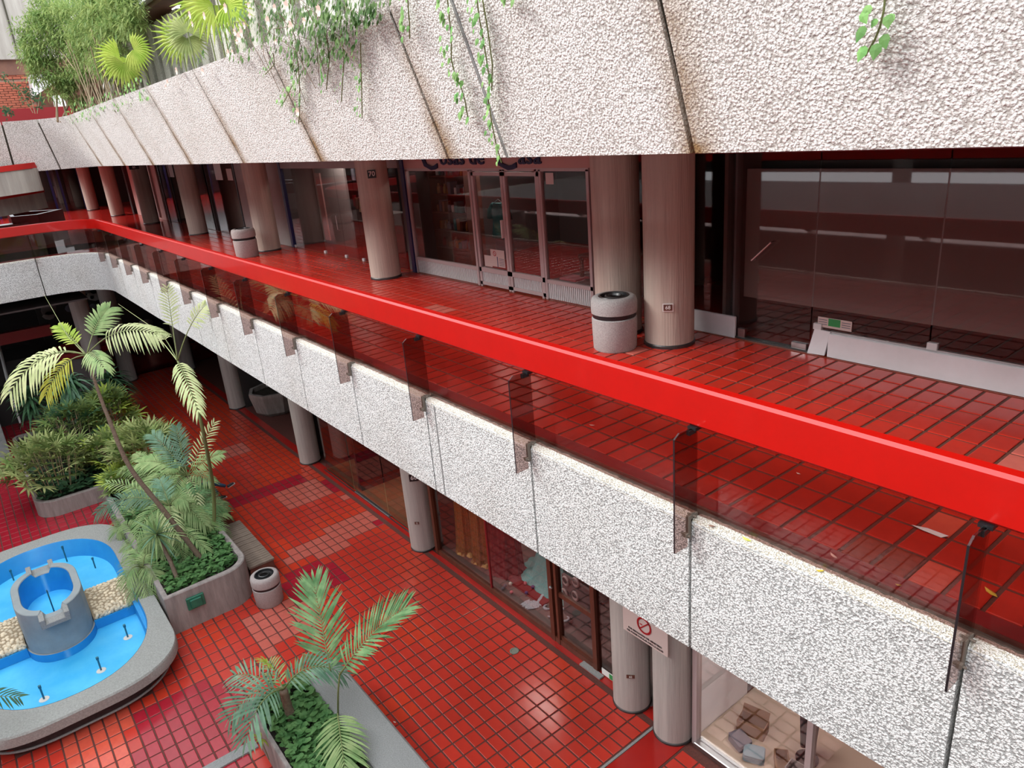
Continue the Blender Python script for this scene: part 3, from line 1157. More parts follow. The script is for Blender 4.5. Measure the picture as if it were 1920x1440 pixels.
def garment(x, y, z, w, h, m, label, name='shirt', nx=0, ny=1):
    t = thing(name, (x, y, z), label, 'clothing')
    mb = MB()
    n = 14
    rings = []
    for k in range(7):
        v = k / 6
        ww = w * (0.62 + .3 * v if k else .45)
        r = []
        for i in range(n):
            a = 2 * PI * i / n
            r.append((x + ww / 2 * math.cos(a), y + .07 * math.sin(a) * (1 + .35 * math.sin(3 * a + k)), z - h * v))
        rings.append(r)
    mb.loft(rings)
    mb.build('body', m, t, smooth=True)
    for s in (-1, 1):
        MB().tube([(x + s * w * .27, y, z - .03), (x + s * w * .5, y, z - .14), (x + s * w * .56, y, z - h * .45)], [.055, .06, .055], 8).build('sleeve', m, t, smooth=True)
    MB().tube([(x - .16, y, z - .01), (x, y, z + .07), (x + .16, y, z - .01)], .006, 5).build('hanger', 'steel', t)
    return t


garment(10.62, -7.9, 7.75, .52, .62, 'teal', 'teal shirt on a hanger behind the left door glass')
mb = MB()
mb.box(10.45, 10.8, -8.02, -7.9, 6.75, 7.2)
tag(mb.build('skirt', 'grey_cloth'), 'grey skirt hanging under the teal shirt', 'clothing')
t = thing('side_table', (8.2, -8.1, WZ), 'orange wooden table behind the right shop pane', 'table')
MB().cbox(7.9, 8.5, -8.4, -7.8, 7.0, 7.04, .006).build('table_top', 'wood_frame', t)
for sx in (7.94, 8.46):
    for sy in (-8.36, -7.84):
        MB().box(sx - .025, sx + .025, sy - .025, sy + .025, WZ, 7.0).build('leg', 'wood_frame', t)
t = thing('canvas_bag', (8.15, -8.05, 7.04), 'pale printed bag standing on the orange table', 'bag')
MB().cbox(7.95, 8.4, -8.15, -7.95, 7.04, 7.34, .03).build('body', 'beige_cloth', t)
for k, (xx, zz) in enumerate(((8.05, 7.16), (8.14, 7.13), (8.3, 7.2))):
    MB().ball((xx, -7.945, zz), .03, 10, 6).build('print', 'black', t)
for k in range(9):
    mb = MB()
    a = rnd.uniform(-.5, .5)
    mb.obox((8.15 + rnd.uniform(-.05, .05), -7.95, WZ + .34 + k * .035), (.13 * math.cos(a), .13 * math.sin(a), 0), (-.09 * math.sin(a), .09 * math.cos(a), 0), (0, 0, .014))
    tag(mb.build('magazine', ['paper', 'sign_pink', 'cardboard'][k % 3]), ['bottom', 'second lowest', 'third lowest', 'fourth lowest', 'middle', 'fourth from top', 'third from top', 'second from top', 'topmost'][k] + ' magazine of the pile beside the orange table', 'magazine', 'magazines piled in the shop window')
struct('display_plinth', MB().cbox(7.9, 8.88, -8.3, -7.56, WZ, WZ + .32, .01), 'shop_dim')
o = MB().cbox(8.35, 8.75, -7.9, -7.6, WZ + .32, WZ + .35, .01).build('folded_cloth', 'pink_ball')
tag(o, 'folded bright pink cloth on the shop window plinth', 'cloth')

# ---- next shops to the left
s3 = sroot('window_3', (17, SY, WZ))
for a, b in ((13.45, 15.45), (15.46, 16.35), (16.36, 17.55), (17.56, 19.52)):
    struct('pane', MB().box(a, b, SY - .006, SY + .006, WZ + .02, 8.40), 'shop_glass', s3)
    struct('patch_fitting', MB().cbox(b - .05, b + .05, SY - .02, SY + .03, WZ, WZ + .06, .004), 'alu_white', s3)
struct('lintel', MB().box(13.3, 19.6, SY - .05, SY + .03, 8.40, 8.9), 'shop_wall', s3)
struct('blue_post', MB().box(19.52, 19.66, SY - .03, SY + .05, WZ, 8.9), 'navy', s3)
struct('grey_wall', MB().box(19.66, 20.9, SY - .03, SY + .02, WZ, 8.9), 'shop_wall', s3)
struct('partition', MB().box(17.5, 19.4, -8.35, -8.3, WZ, 8.7), 'shop_wall', s3)
struct('peach_strip', MB().box(18.9, 19.2, -8.29, -8.25, WZ + .1, 8.2), 'pink_wall', s3)
mb = MB()
mb.tube([(16.42, SY + .03, 7.35), (16.42, SY + .09, 7.33), (16.42, SY + .09, 7.0), (16.42, SY + .03, 6.98)], .011, 8)
struct('door_handle', mb, 'steel', s3)
for i in range(24):
    x = rnd.uniform(16.0, 17.6)
    z = rnd.uniform(7.3, 8.2)
    mb = MB()
    a = rnd.uniform(-.3, .3)
    mb.obox((x, -8.5 - rnd.random() * .15, z), (.07 * math.cos(a), 0, .07 * math.sin(a)), (0, .02, 0), (-.14 * math.sin(a), 0, .14 * math.cos(a)))
    tag(mb.build('pouch', ['grey_cloth', 'wood_dark', 'shirt', 'dark_red', 'beige_cloth'][i % 5]), '%s pouch in the %s of the crowded wall rack, %s side' % (['grey', 'brown', 'black', 'dark red', 'beige'][i % 5], ['lower rows', 'middle rows', 'upper rows'][min(2, int((z - 7.3) / .3))], ['right', 'centre', 'left'][min(2, int((x - 16) / .54))]), 'pouch', 'pouches on the wall rack')
t = thing('cabinet', (16.1, -8.6, WZ), 'low pale cabinet with a drawer behind the glass door', 'cabinet')
MB().cbox(15.6, 16.5, -8.9, -8.4, WZ, 7.25, .01).build('body', 'shop_wall', t)
MB().cbox(15.65, 16.45, -8.4, -8.37, 6.95, 7.2, .008).build('drawer', 'shop_wall', t)
tag(MB().cbox(15.0, 15.12, -8.0, -7.97, 7.55, 7.85, .004).build('price_tag', 'paper'), 'white card hanging behind the glass beside the column', 'card')

s4 = sroot('window_4', (23, SY, WZ))
struct('white_door', MB().cbox(21.2, 23.3, SY - .05, SY + .02, WZ + .02, 8.6, .01), 'shop_wall', s4)
struct('door_leaf', MB().cbox(21.35, 22.4, SY, SY + .04, WZ + .02, 8.5, .01), 'white_board', s4)
mb = MB()
mb.tube([(22.3, SY + .04, 7.5), (22.3, SY + .10, 7.48), (22.3, SY + .10, 7.2), (22.3, SY + .04, 7.18)], .012, 8)
struct('door_handle', mb, 'dark_steel', s4)
mb = MB().ball((22.0, SY + .09, 7.12), .06, 12, 8)
o = MB().box(21.75, 22.25, SY + .05, SY + .16, 7.03, 7.17).build('letter_box', 'beige_cloth', s4)
struct('pane', MB().box(23.4, 26.0, SY - .006, SY + .006, WZ + .02, 8.9), 'dark_glass', s4)
struct('mullion', MB().box(23.3, 23.4, SY - .03, SY + .04, WZ, 8.9), 'black', s4)
struct('notice', MB().box(24.6, 25.3, SY + .01, SY + .015, 8.05, 8.6), 'paper', s4)
struct('notice', MB().box(23.6, 24.1, SY + .01, SY + .015, 8.05, 8.4), 'sign_pink', s4)
struct('lintel', MB().box(20.9, 26.2, SY - .04, SY + .03, 8.62, 8.9), 'shop_dim', s4)
s5 = sroot('window_5', (30, SY, WZ))
for a, b in ((26.6, 28.3), (28.35, 29.6), (29.7, 31.0), (31.1, 32.6)):
    struct('pane', MB().box(a, b, SY - .006, SY + .006, WZ + .02, 8.9), 'dark_glass', s5)
    struct('mullion', MB().box(b, b + .06, SY - .03, SY + .03, WZ, 8.9), 'black', s5)
struct('notice', MB().box(30.4, 31.2, SY + .01, SY + .015, 8.1, 8.7), 'paper', s5)
struct('notice', MB().box(28.9, 29.4, SY + .01, SY + .015, 7.9, 8.7), 'paper', s5)
struct('partition', MB().box(29.8, 33, -8.4, -8.3, WZ, 8.8), 'shop_wall', s5)
s6 = sroot('window_6', (36, SY, WZ))
struct('pink_wall', MB().box(33.2, 38.5, SY - .05, SY, WZ, 8.9), 'pink_wall', s6)
for k in range(4):
    struct('white_pipe', MB().box(34.0 + k * .55, 34.18 + k * .55, SY, SY + .08, WZ + .1, 8.9), 'alu_pink', s6)
# navy shop closing the end of the gallery
s7 = sroot('window_7', (47.8, -4, WZ))
MBx = MB()
struct('end_wall', MB().box(48.6, 48.9, -8, 12, WZ, 8.9), 'dark_wall', s7)
y = -7.4
k = 0
while y < 2:
    w = [0.55, .85, .35, 1.0][k % 4]
    struct('pane', MB().box(48.0, 48.02, y, y + w, WZ + .02, 8.9), 'dark_glass', s7)
    struct('mullion', MB().box(47.95, 48.07, y + w, y + w + .10, WZ, 8.9), 'navy', s7)
    if k % 2 == 0:
        struct('curtain', MB().box(48.3, 48.34, y + .1, y + w - .05, WZ + .1, 8.8), 'grey_cloth', s7)
    y += w + .10
    k += 1
struct('notice', MB().box(47.9, 47.92, -3.0, -2.2, 7.75, 8.7), 'paper', s7)
struct('sign_light', MB().box(47.9, 47.95, -5.0, -4.75, 8.55, 8.85), 'paper', s7)
mb = MB().tube([(47.85, -5.5, 7.7), (47.8, -5.5, 7.6), (47.8, -5.5, 7.1)], .02, 6)
struct('door_handle', mb, 'steel', s7)

# ================================================================== LOWER ARCADE
LY = -6.92
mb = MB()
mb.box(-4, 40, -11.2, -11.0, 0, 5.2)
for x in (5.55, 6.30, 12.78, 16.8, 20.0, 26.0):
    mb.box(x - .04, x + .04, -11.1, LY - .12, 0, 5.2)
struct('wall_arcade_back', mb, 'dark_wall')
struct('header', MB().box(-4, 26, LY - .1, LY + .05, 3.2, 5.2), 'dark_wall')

# cloth shop
w2 = sroot('window_8', (10, LY, 0))
struct('display_floor', MB().box(8.75, 12.7, -8.9, LY - .03, 0, .10), 'display_floor', w2)
struct('shop_floor', MB().box(6.35, 8.75, -10.9, LY - .03, 0, .012), 'display_floor', w2)
struct('bottom_rail', MB().box(7.58, 12.72, LY - .05, LY + .05, 0, .11), 'wood_frame', w2)
for x, w in ((12.68, .05), (8.66, .05), (8.50, .03), (7.55, .05)):
    struct('wood_post', MB().box(x - w, x + w, LY - .06, LY + .06, 0, 3.2), 'wood_frame', w2)
struct('mullion', MB().box(10.62, 10.66, LY - .02, LY + .02, .11, 3.2), 'dark_red', w2)
struct('pane', MB().box(10.67, 12.62, LY - .004, LY + .004, .11, 3.2), 'shop_glass', w2)
struct('pane', MB().box(8.72, 10.61, LY - .004, LY + .004, .11, 3.2), 'shop_glass', w2)
dl = sroot('door_1')
dl.parent = w2
mb = MB()
for z in (.10, 1.05, 2.4):
    mb.box(7.6, 8.5, LY - .03, LY + .03, z, z + .09)
struct('cross_rail', mb, 'wood_frame', dl)
struct('glass', MB().box(7.6, 8.5, LY - .004, LY + .004, .15, 2.4), 'shop_glass', dl)
struct('door_handle', MB().ball((8.58, LY + .10, 1.22), .035, 10, 8), 'steel', dl)
struct('pane', MB().box(6.95, 7.5, LY - .004, LY + .004, .08, 3.2), 'dark_glass', w2)
struct('metal_sill', MB().box(7.35, 7.85, LY + .05, LY + .16, 0, .03), 'granolith', w2)
ls = struct('notice', MB().box(6.98, 7.42, LY + .02, LY + .03, .02, .14), 'paper', w2)
struct('green_label', MB().box(7.10, 7.24, LY + .03, LY + .034, .03, .13), 'sticker_green', ls)
struct('red_backdrop', MB().box(8.75, 10.6, -8.85, -8.8, .1, 3.1), 'dark_red', w2)


def drape(name, c, z0, z1, rt, rb, m, label, flare=.35, lobes=9, sx=1.0, m2=None):
    """cloth hung from a point rail and spread over the floor"""
    t = thing(name, (c[0], c[1], z0), label, 'cloth')
    n = 72
    rr = random.Random(len(label))
    ph = rr.random() * 6

    def ringat(v, z):
        r = []
        for i in range(n):
            a = 2 * PI * i / n
            ro = rt + (rb - rt) * max(0, (v - .55) / .45) ** 2 + .015
            ro *= 1 + .10 * math.sin(lobes * a + ph) * (1 - .4 * v) + .05 * math.sin(17 * a + 2 * ph)
            r.append((c[0] + ro * sx * math.cos(a), c[1] + ro * math.sin(a) * (.55 + .35 * v), z))
        return r
    rings = []
    for k in range(13):
        v = k / 12
        z = z1 + (z0 + .14 - z1) * min(1, v / .9) if v < .9 else z0 + .14 * (1 - (v - .9) / .1) ** 2 + .01
        rings.append(ringat(v, z))
    mb = MB().loft(rings, caps=False)
    mb.build('hanging_folds', m, t, smooth=True)
    mb = MB()
    rings = []
    for k in range(7):
        v = k / 6
        r = []
        for i in range(n):
            a = 2 * PI * i / n
            ro = (rb * 1.25) * (1 - v * .45) * (1 + .08 * math.sin(5 * a + ph) + .03 * math.sin(13 * a))
            r.append((c[0] + ro * sx * math.cos(a), c[1] + ro * .8 * math.sin(a), z0 + .012 + .10 * math.sin(v * PI / 2) + .012 * math.sin(9 * a + 4 * v)))
        rings.append(r)
    mb.loft(rings, caps=False)
    mb.build('spread_hem', m2 or m, t, smooth=True)
    return t


drape('gold_cloth', (12.15, -7.36, .1), .1, 3.1, .20, .26, 'gold_cloth', 'gold sequin cloth hanging at the left end of the cloth shop window', m2='gold_sequin')
drape('gold_cloth', (11.55, -7.40, .1), .1, 3.1, .25, .27, 'gold_cloth', 'wider gold cloth hanging between the first gold cloth and the crimson one', m2='gold_sequin')
drape('crimson_cloth', (10.95, -7.56, .1), .1, 3.1, .30, .36, 'crimson_cloth', 'crimson sequin cloth hanging in the middle of the cloth shop window', sx=1.25)
drape('aqua_cloth', (9.85, -7.98, .1), .1, 2.6, .22, .55, 'aqua_cloth', 'aqua blue sparkling cloth spread wide on the display floor', sx=1.5)
pc = onz(985, 1100, .12)
tr = MB().cbox(9.45, 10.42, -7.55, -7.27, .1, .13, .006).build('display_board', 'dark_red')
tag(tr, 'dark red board lying on the display floor with coloured balls on it', 'board')
for px, py, m, lb in ((957, 1094, 'white_ball', 'cream ball on the dark red display board'), (985, 1093, 'pink_ball', 'pale pink ball at the right back of the red board'),
                      (959, 1110, 'pink_ball', 'deep pink ball at the front of the red board'), (987, 1111, 'purple_ball', 'grey purple ball at the right front of the red board'),
                      (999, 1100, 'purple_ball', 'dark purple ball at the right end of the red board'), (943, 1103, 'grey_cloth', 'grey ball at the left end of the red board'),
                      (947, 1098, 'grey_cloth', 'dark ball behind the grey one on the red board')):
    p = onz(px, py, .17)
    mb = MB().ball((p.x, p.y, .165), .038, 12, 8)
    tag(mb.build('ball', m, smooth=True), lb, 'ball')
# lace runner lying in a curve
lp = [Vector((q.x, min(q.y - .06, -7.10), q.z)) for q in (onz(x, y, .115) for x, y in ((1020, 1104), (1014, 1118), (1004, 1132), (990, 1142), (975, 1147), (962, 1141)))]
mb = MB()
L, Rr = [], []
NL = 40
for i in range(NL + 1):
    u = i / NL * (len(lp) - 1)
    k = min(int(u), len(lp) - 2)
    p = lp[k].lerp(lp[k + 1], u - k)
    t_ = (lp[min(k + 1, len(lp) - 1)] - lp[k]).normalized()
    nrm = Vector((-t_.y, t_.x, 0))
    w = .11 + .018 * math.sin(i * 1.6)
    L.append([p - nrm * w + Vector((0, 0, 0)), p + Vector((0, 0, .02)), p + nrm * w])
for i in range(NL):
    a, b = L[i], L[i + 1]
    mb.add(a + b, [(0, 1, 4, 3), (1, 2, 5, 4)])
tag(mb.build('lace_runner', 'lace', smooth=True), 'white lace runner curling across the display floor', 'lace')


def cring(p, r, a0, a1, tag_label, m='lace', name='lace_collar', z=None, up=False, grp=None):
    mb = MB()
    pts = []
    for i in range(13):
        a = a0 + (a1 - a0) * i / 12
        if up:
            pts.append(Vector((p[0] + r * math.cos(a), p[1], p[2] + r * math.sin(a))))
        else:
            pts.append(Vector((p[0] + r * math.cos(a), p[1] + r * math.sin(a), p[2])))
    mb.tube(pts, [.008 + .022 * math.sin(PI * i / 12) for i in range(13)], 6)
    tag(mb.build(name, m, smooth=True), tag_label, 'lace collar', grp)


for (px, py), a, lb in (((1027, 1138), -.5, 'white lace collar nearest the lace runner'), ((1032, 1152), 1.6, 'white lace collar just left of the brown door post'),
                        ((1056, 1146), 3.4, 'white lace collar behind the door glass, upper one'), ((1060, 1160), 1.2, 'white lace collar behind the door glass, lower one')):
    p = onz(px, py, .13)
    cring((p.x, p.y, .13), .07, a, a + 3.9, lb)
# framed rings on the inner wall
rp = sroot('ring_board')
struct('board', MB().box(8.02, 9.0, -7.50, -7.44, .012, 1.0), 'shop_dim', rp)
for (px, py), lb in (((1060, 1089), 'upper left'), ((1079, 1092), 'upper right'), ((1058, 1112), 'lower left'), ((1078, 1117), 'lower right')):
    p = ony(px, py, -7.42)
    cring(p, .085, 0, 2 * PI - .01, lb + ' pale ring of the four on the dark board behind the brown door', 'alu_pink', 'ring', up=True, grp='rings on the board behind the door')

# no smoking banner between the pair of columns
bn = thing('banner', (6.05, -6.52, 1.9), 'pale no-smoking banner strapped across the pair of lower columns', 'banner')
BY = -6.528
b0, b1 = Vector((6.52, BY, 0)), Vector((5.63, BY, 0))
MB().box(5.63, 6.50, BY - .004, BY + .004, 1.70, 2.34).build('sheet', 'sign_pink', bn)
mb = MB()
cc = Vector((6.07, BY + .012, 2.00))
for i in range(32):
    a = 2 * PI * i / 32
    mb.obox(cc + Vector((.125 * math.cos(a), 0, .125 * math.sin(a))), (.014, 0, 0), (0, .002, 0), (0, 0, .014))
mb.obox(cc, (.09, 0, -.09), (0, .002, 0), (.006, 0, .006))
mb.obox(cc + Vector((0.06, 0, .0)), (.02, 0, 0), (0, .002, 0), (0, 0, .008))
mb.build('no_smoking_sign', 'sign_red', bn)
text('lettering', 'ESTE LOCAL ES 100% LIBRE DE HUMO DE TABACO', .045, 'black', bn, facing((6.065, BY + .008, 2.20)), sx=.72)
text('lettering', 'POR RESOLUCIÓN DEL MINISTERIO', .042, 'black', bn, facing((6.065, BY + .008, 1.80)), sx=.98)
text('lettering', 'DEL PODER POPULAR PARA LA SALUD', .042, 'black', bn, facing((6.065, BY + .008, 1.745)), sx=.98)
struct('white_pier', MB().box(6.2, 6.3, -7.1, -6.95, 0, 5.2), 'alu_white')

# clothes shop on the right
w3 = sroot('window_9', (4, LY, 0))
struct('window_frame', MB().box(5.38, 5.46, LY - .06, LY + .06, 0, 3.2).box(3.58, 3.66, LY - .06, LY + .06, 0, 3.2).box(2.2, 2.26, LY - .05, LY + .05, 0, 3.2), 'alu_pink', w3)
struct('pane', MB().box(3.67, 5.37, LY - .004, LY + .004, .1, 3.2), 'shop_glass', w3)
struct('pane', MB().box(2.3, 3.57, LY - .004, LY + .004, .1, 3.2), 'dark_glass', w3)
struct('sill', MB().cbox(2.2, 5.40, LY - .05, LY + .10, 0, .09, .01), 'steel', w3)
struct('display_floor', MB().box(2, 5.42, -8.6, LY - .05, 0, .11), 'cream_floor', w3)
struct('white_jamb', MB().box(5.42, 5.50, -8.2, LY - .06, 0, 3.2), 'white_board', w3)
struct('dark_backdrop', MB().box(1.5, 5.4, -8.7, -8.6, .1, 3.3), 'dark_red', w3)


def jumper(x, y, z, m, lb, w=.62, h=.75):
    t = thing('poster', (x, y, z), lb, 'poster')
    MB().box(x - w / 2, x + w / 2, y - .02, y, z - h, z).build('sheet', m, t)
    for k in range(2):
        MB().box(x - w * .2, x + w * .2, y, y + .004, z - h * (.45 + .1 * k) - .01, z - h * (.45 + .1 * k)).build('print_line', 'grey_cloth', t)


p = ony(1415, 1300, -7.7)
jumper(p.x + .12, -7.72, 2.05, 'grey_cloth', 'dark grey garment poster hanging behind the right shop glass', .7, .9)
bx = onz(1387, 1400, .2)


def cbox_thing(x, y, z, sx, sy, sz, rot, m, lb, name='cardboard_box', flap=False):
    t = thing(name, (x, y, z), lb, 'box')
    c, s = math.cos(rot), math.sin(rot)
    ax, ay = Vector((c, s, 0)), Vector((-s, c, 0))
    o = Vector((x, y, z))
    th = .006
    mb = MB()
    mb.obox(o + Vector((0, 0, th)), ax * sx, ay * sy, Vector((0, 0, th)))
    mb.obox(o + ax * sx + Vector((0, 0, sz)), ax * th, ay * sy, Vector((0, 0, sz)))
    mb.obox(o - ax * sx + Vector((0, 0, sz)), ax * th, ay * sy, Vector((0, 0, sz)))
    mb.obox(o + ay * sy + Vector((0, 0, sz)), ax * sx, ay * th, Vector((0, 0, sz)))
    mb.obox(o - ay * sy + Vector((0, 0, sz)), ax * sx, ay * th, Vector((0, 0, sz)))
    mb.build('body', m, t)
    if flap:
        MB().obox(o - ay * (sy + .02) + Vector((0, 0, sz * 2.6)), ax * sx, Vector((0, -.03, .10)) * .6, Vector((0, .004, .002))).build('lid', m, t)
    return t


cbox_thing(4.92, -7.62, .11, .20, .12, .10, .25, 'cardboard', 'brown open box standing behind the folded jeans', flap=True)
cbox_thing(4.25, -7.35, .11, .17, .09, .09, -.9, 'cardboard', 'brown open box to the right of the folded jeans')


def folded(x, y, z, m, lb, rot, n=3, sx=.15, sy=.12):
    t = thing('folded_jeans', (x, y, z), lb, 'clothing')
    c, s = math.cos(rot), math.sin(rot)
    for k in range(n):
        mb = MB()
        rings = []
        for q, zz in ((.92, 0), (1, .010), (1, .024), (.9, .032)):
            rings.append([(x + (c * a * sx - s * b * sy) * q, y + (s * a * sx + c * b * sy) * q, z + k * .032 + zz + .004 * a * b) for a, b in
                          ((-1, -.8), (-.8, -1), (.8, -1), (1, -.8), (1, .8), (.8, 1), (-.8, 1), (-1, .8))])
        mb.loft(rings)
        mb.build('fold', m, t, smooth=True)


folded(4.62, -7.22, .11, 'denim_light', 'pale blue folded jeans on the display floor of the clothes shop', .5, 4)
folded(4.90, -7.28, .11, 'grey_cloth', 'dark folded trousers to the left of the pale jeans', -.3, 4)
t = thing('skirt', (4.15, -7.75, 1.5), 'beige pleated skirt on a dark mannequin behind the clothes shop glass', 'clothing')
rings = []
for k in range(6):
    v = k / 5
    rings.append([(4.1 + (.16 + .16 * v) * (1 + .10 * v * math.sin(12 * 2 * PI * i / 72)) * math.cos(2 * PI * i / 72),
                   -7.75 + (.12 + .13 * v) * (1 + .10 * v * math.sin(12 * 2 * PI * i / 72)) * math.sin(2 * PI * i / 72), 1.72 - .42 * v) for i in range(72)])
MB().loft(rings, caps=False).build('pleats', 'beige_cloth', t, smooth=True)
MB().lathe((4.1, -7.75, 1.70), [(.17, 0), (.17, .05)], 24).build('waistband', 'beige_cloth', t)
t = thing('mannequin', (4.1, -7.75, .11), 'dark mannequin stand wearing the beige skirt', 'mannequin')
MB().lathe((4.1, -7.75, .11), [(.16, 0), (.16, .02), (.02, .04), (.015, .9)], 20).build('stand', 'black', t)
for s in (-1, 1):
    MB().tube([(4.1 + s * .07, -7.75, .3), (4.1 + s * .08, -7.74, .85), (4.1 + s * .07, -7.75, 1.28)], [.04, .06, .08], 10).build('leg', 'shirt', t, smooth=True)
MB().lathe((4.1, -7.75, 1.76), [(.13, 0), (.12, .15), (.17, .4), (.16, .55), (.05, .62), (.045, .7)], 20).build('torso', 'shirt', t, smooth=True)
cbox_thing(3.95, -7.25, .11, .14, .10, .16, .1, 'shop_wall', 'pale grey printed box at the right of the display floor')

# lamps added to brighten the dark shop interiors
def added_shop_lamp(x, y, z, w, d, e, lb):
    t = thing('added_lamp', (x, y, z), lb, 'lamp')
    MB().box(x - w / 2, x + w / 2, y - d / 2, y + d / 2, z, z + .06).build('housing', 'alu_white', t)
    MB().box(x - w / 2 + .02, x + w / 2 - .02, y - d / 2 + .02, y + d / 2 - .02, z - .01, z).build('diffuser', 'lamp_glow', t)
    ld = bpy.data.lights.new('added_light', 'AREA')
    ld.shape = 'RECTANGLE'
    ld.size, ld.size_y = w, d
    ld.energy = e
    ld.color = (1, .96, .90)
    lo = bpy.data.objects.new('added_light', ld)
    COL.objects.link(lo)
    attach(lo, t)
    lo.location = (0, 0, -.03)


added_shop_lamp(4.2, -7.75, 3.15, 1.4, .3, 36, 'added lamp brightening the clothes shop at the lower right')
added_shop_lamp(10.6, -7.7, 3.3, 1.8, .3, 38, 'added lamp brightening the cloth shop behind its window')
added_shop_lamp(15.4, -8.0, 3.3, 1.4, .3, 30, 'added lamp brightening the wood-floored showroom')
added_shop_lamp(11.4, -8.6, 8.72, 1.6, .3, 14, 'added lamp brightening the homeware shop on the gallery')
added_shop_lamp(17.2, -8.0, 8.72, 1.6, .3, 14, 'added lamp brightening the shop left of the homeware shop')

# showroom with a wooden floor
w4 = sroot('window_10', (16, LY, 0))
struct('wood_floor', MB().box(12.9, 18.8, -10.8, LY - .02, 0, .012), 'wood_floor', w4)
x = 12.95
while x < 18.7:
    y = -10.7
    x += .22
for i in range(12):
    for j in range(3):
        x0 = 13.0 + i * .48
        y0 = -7.0 - 1.05 * (j + 1)
        struct('floor_board', MB().cbox(x0 + .004, x0 + .476, y0 + .004, y0 + 1.046, .012, .022, .002), 'wood_floor', w4)
struct('pane', MB().box(16.98, 18.75, LY - .004, LY + .004, .02, 3.2), 'dark_glass', w4)
struct('pane', MB().box(13.5, 15.0, LY - .004, LY + .004, .02, 3.2), 'dark_glass', w4)
struct('door_leaf', MB().box(15.05, 16.9, LY - .004, LY + .004, .05, 3.2), 'shop_glass', w4)
struct('sill', MB().cbox(14.95, 16.85, LY - .03, LY + .05, 0, .03, .006), 'steel', w4)
struct('partition', MB().box(16.70, 16.90, -9.0, LY - .1, 0, .16).box(16.76, 16.84, -9.0, LY - .1, .16, 3.2), 'black', w4)
for k in range(3):
    t = thing('cabinet', (15.4 - k * .8, -8.45, 0), ['pale tall cabinet nearest the glass corner in the showroom', 'pale tall cabinet, second from the glass corner in the showroom',
                                                      'pale tall cabinet, third from the glass corner in the showroom'][k], 'cabinet')
    MB().cbox(15.05 - k * .8, 15.8 - k * .8, -8.9, -8.45, .05, 2.2, .01).build('body', 'shop_wall', t)
    for s in (0, 1):
        d = MB().cbox(15.07 - k * .8 + s * .365, 15.42 - k * .8 + s * .365, -8.45, -8.43, .10, 2.15, .004).build('door', 'shop_wall', t)
        MB().box(15.38 - k * .8 + s * .06, 15.40 - k * .8 + s * .06, -8.43, -8.40, 1.0, 1.15).build('handle', 'steel', d)
struct('metal_strip', MB().box(12.6, 18.8, LY + .03, LY + .06, -.01, .012), 'dark_steel', w4)

# farther arcade
struct('pane', MB().box(20.2, 26.0, -8.2, -8.19, 0, 4), 'dark_glass')
t = thing('octagonal_planter', (24.9, -7.0, 0), 'octagonal pale concrete planter in the shade between two lower columns', 'planter')
oc = Vector((24.75, -7.75, 0))
mb = MB()
mb.lathe(oc, [(.62, 0), (.74, .12), (.88, .75), (.88, .85), (.76, .85), (.74, .70), (.0001, .70)], 8)
mb.build('pot', 'planter', t)
MB().lathe(oc + Vector((0, 0, .70)), [(.74, .0), (.0001, .02)], 8).build('soil', 'soil', t)

# ================================================================== BINS
def bin_(x, y, z, r, h, m, lb):
    t = thing('litter_bin', (x, y, z), lb, 'litter bin', 'concrete litter bins')
    c = (x, y, z)
    MB().lathe(c, [(r * .90, 0), (r * .95, .02), (r * .98, h * .5), (r * .98, h * .60), (r * .90, h * .625), (r * .90, h * .64)], 40).build('body', m, t, auto=50)
    MB().lathe(c, [(r * .94, h * .62), (r * .94, h * .70)], 40).build('dark_band', 'black', t)
    n = 40
    prof = [(r * .90, h * .69), (r * .99, h * .70), (r, h * .74), (r, h * .90), (r * .94, h * .975), (r * .84, h), (r * .66, h), (r * .62, h * .97)]
    MB().lathe(c, prof, n, caps=False).build('lid', m, t, auto=50)
    MB().lathe(c, [(r * .68, h * .995), (r * .66, h * 1.01), (r * .58, h * 1.01), (r * .55, h * .96), (r * .40, h * .95)], n, caps=False).build('tray', 'black', t, auto=50)
    MB().lathe(c, [(r * .40, h * .95), (r * .38, h * 1.0), (r * .32, h * 1.01), (r * .28, h * .97)], n, caps=False).build('tray_ring', 'dark_steel', t, auto=50)
    MB().lathe(c, [(r * .28, h * .90), (r * .001, h * .90)], 24, caps=False).build('hole', 'black', t)
    return t


bin_(6.22, -6.33 + .06, WZ, .285, .67, 'bin_stone', 'speckled grey concrete litter bin in front of the pair of upper gallery columns')
bin_(19.30, -6.10, WZ, .30, .72, 'bin_low', 'pale litter bin far along the upper gallery beside a column')
bin_(13.72, -3.33, 0, .295, .68, 'bin_low', 'concrete litter bin on the ground beside the big planter and bench')

# ================================================================== FOUNTAIN
def rrect(cx, cy, hx, hy, rx, ry, n=14, pw=2.2):
    """rounded rectangle with superelliptic corners"""
    pts = []
    for q, (sx, sy) in enumerate(((1, 1), (-1, 1), (-1, -1), (1, -1))):
        for i in range(n + 1):
            a = PI / 2 * i / n
            if q % 2 == 0:
                c_, s_ = math.cos(a), math.sin(a)
            else:
                c_, s_ = math.sin(a), math.cos(a)
            ex = abs(c_) ** (2 / pw)
            ey = abs(s_) ** (2 / pw)
            pts.append((cx + sx * (hx - rx + rx * ex), cy + sy * (hy - ry + ry * ey)))
    return pts


FC = (15.90, 0.30)
ft = thing('fountain', (FC[0], FC[1], 0), 'grey rimmed bright blue fountain pool with an oval basin in its middle', 'fountain')
out = rrect(FC[0], FC[1], 3.60, 1.72, 1.15, 1.35, pw=2.3)
inn = rrect(FC[0], FC[1], 3.13, 1.42, 1.75, 1.42, pw=2.25)
outb = rrect(FC[0], FC[1], 3.38, 1.52, 1.1, 1.2, pw=2.3)


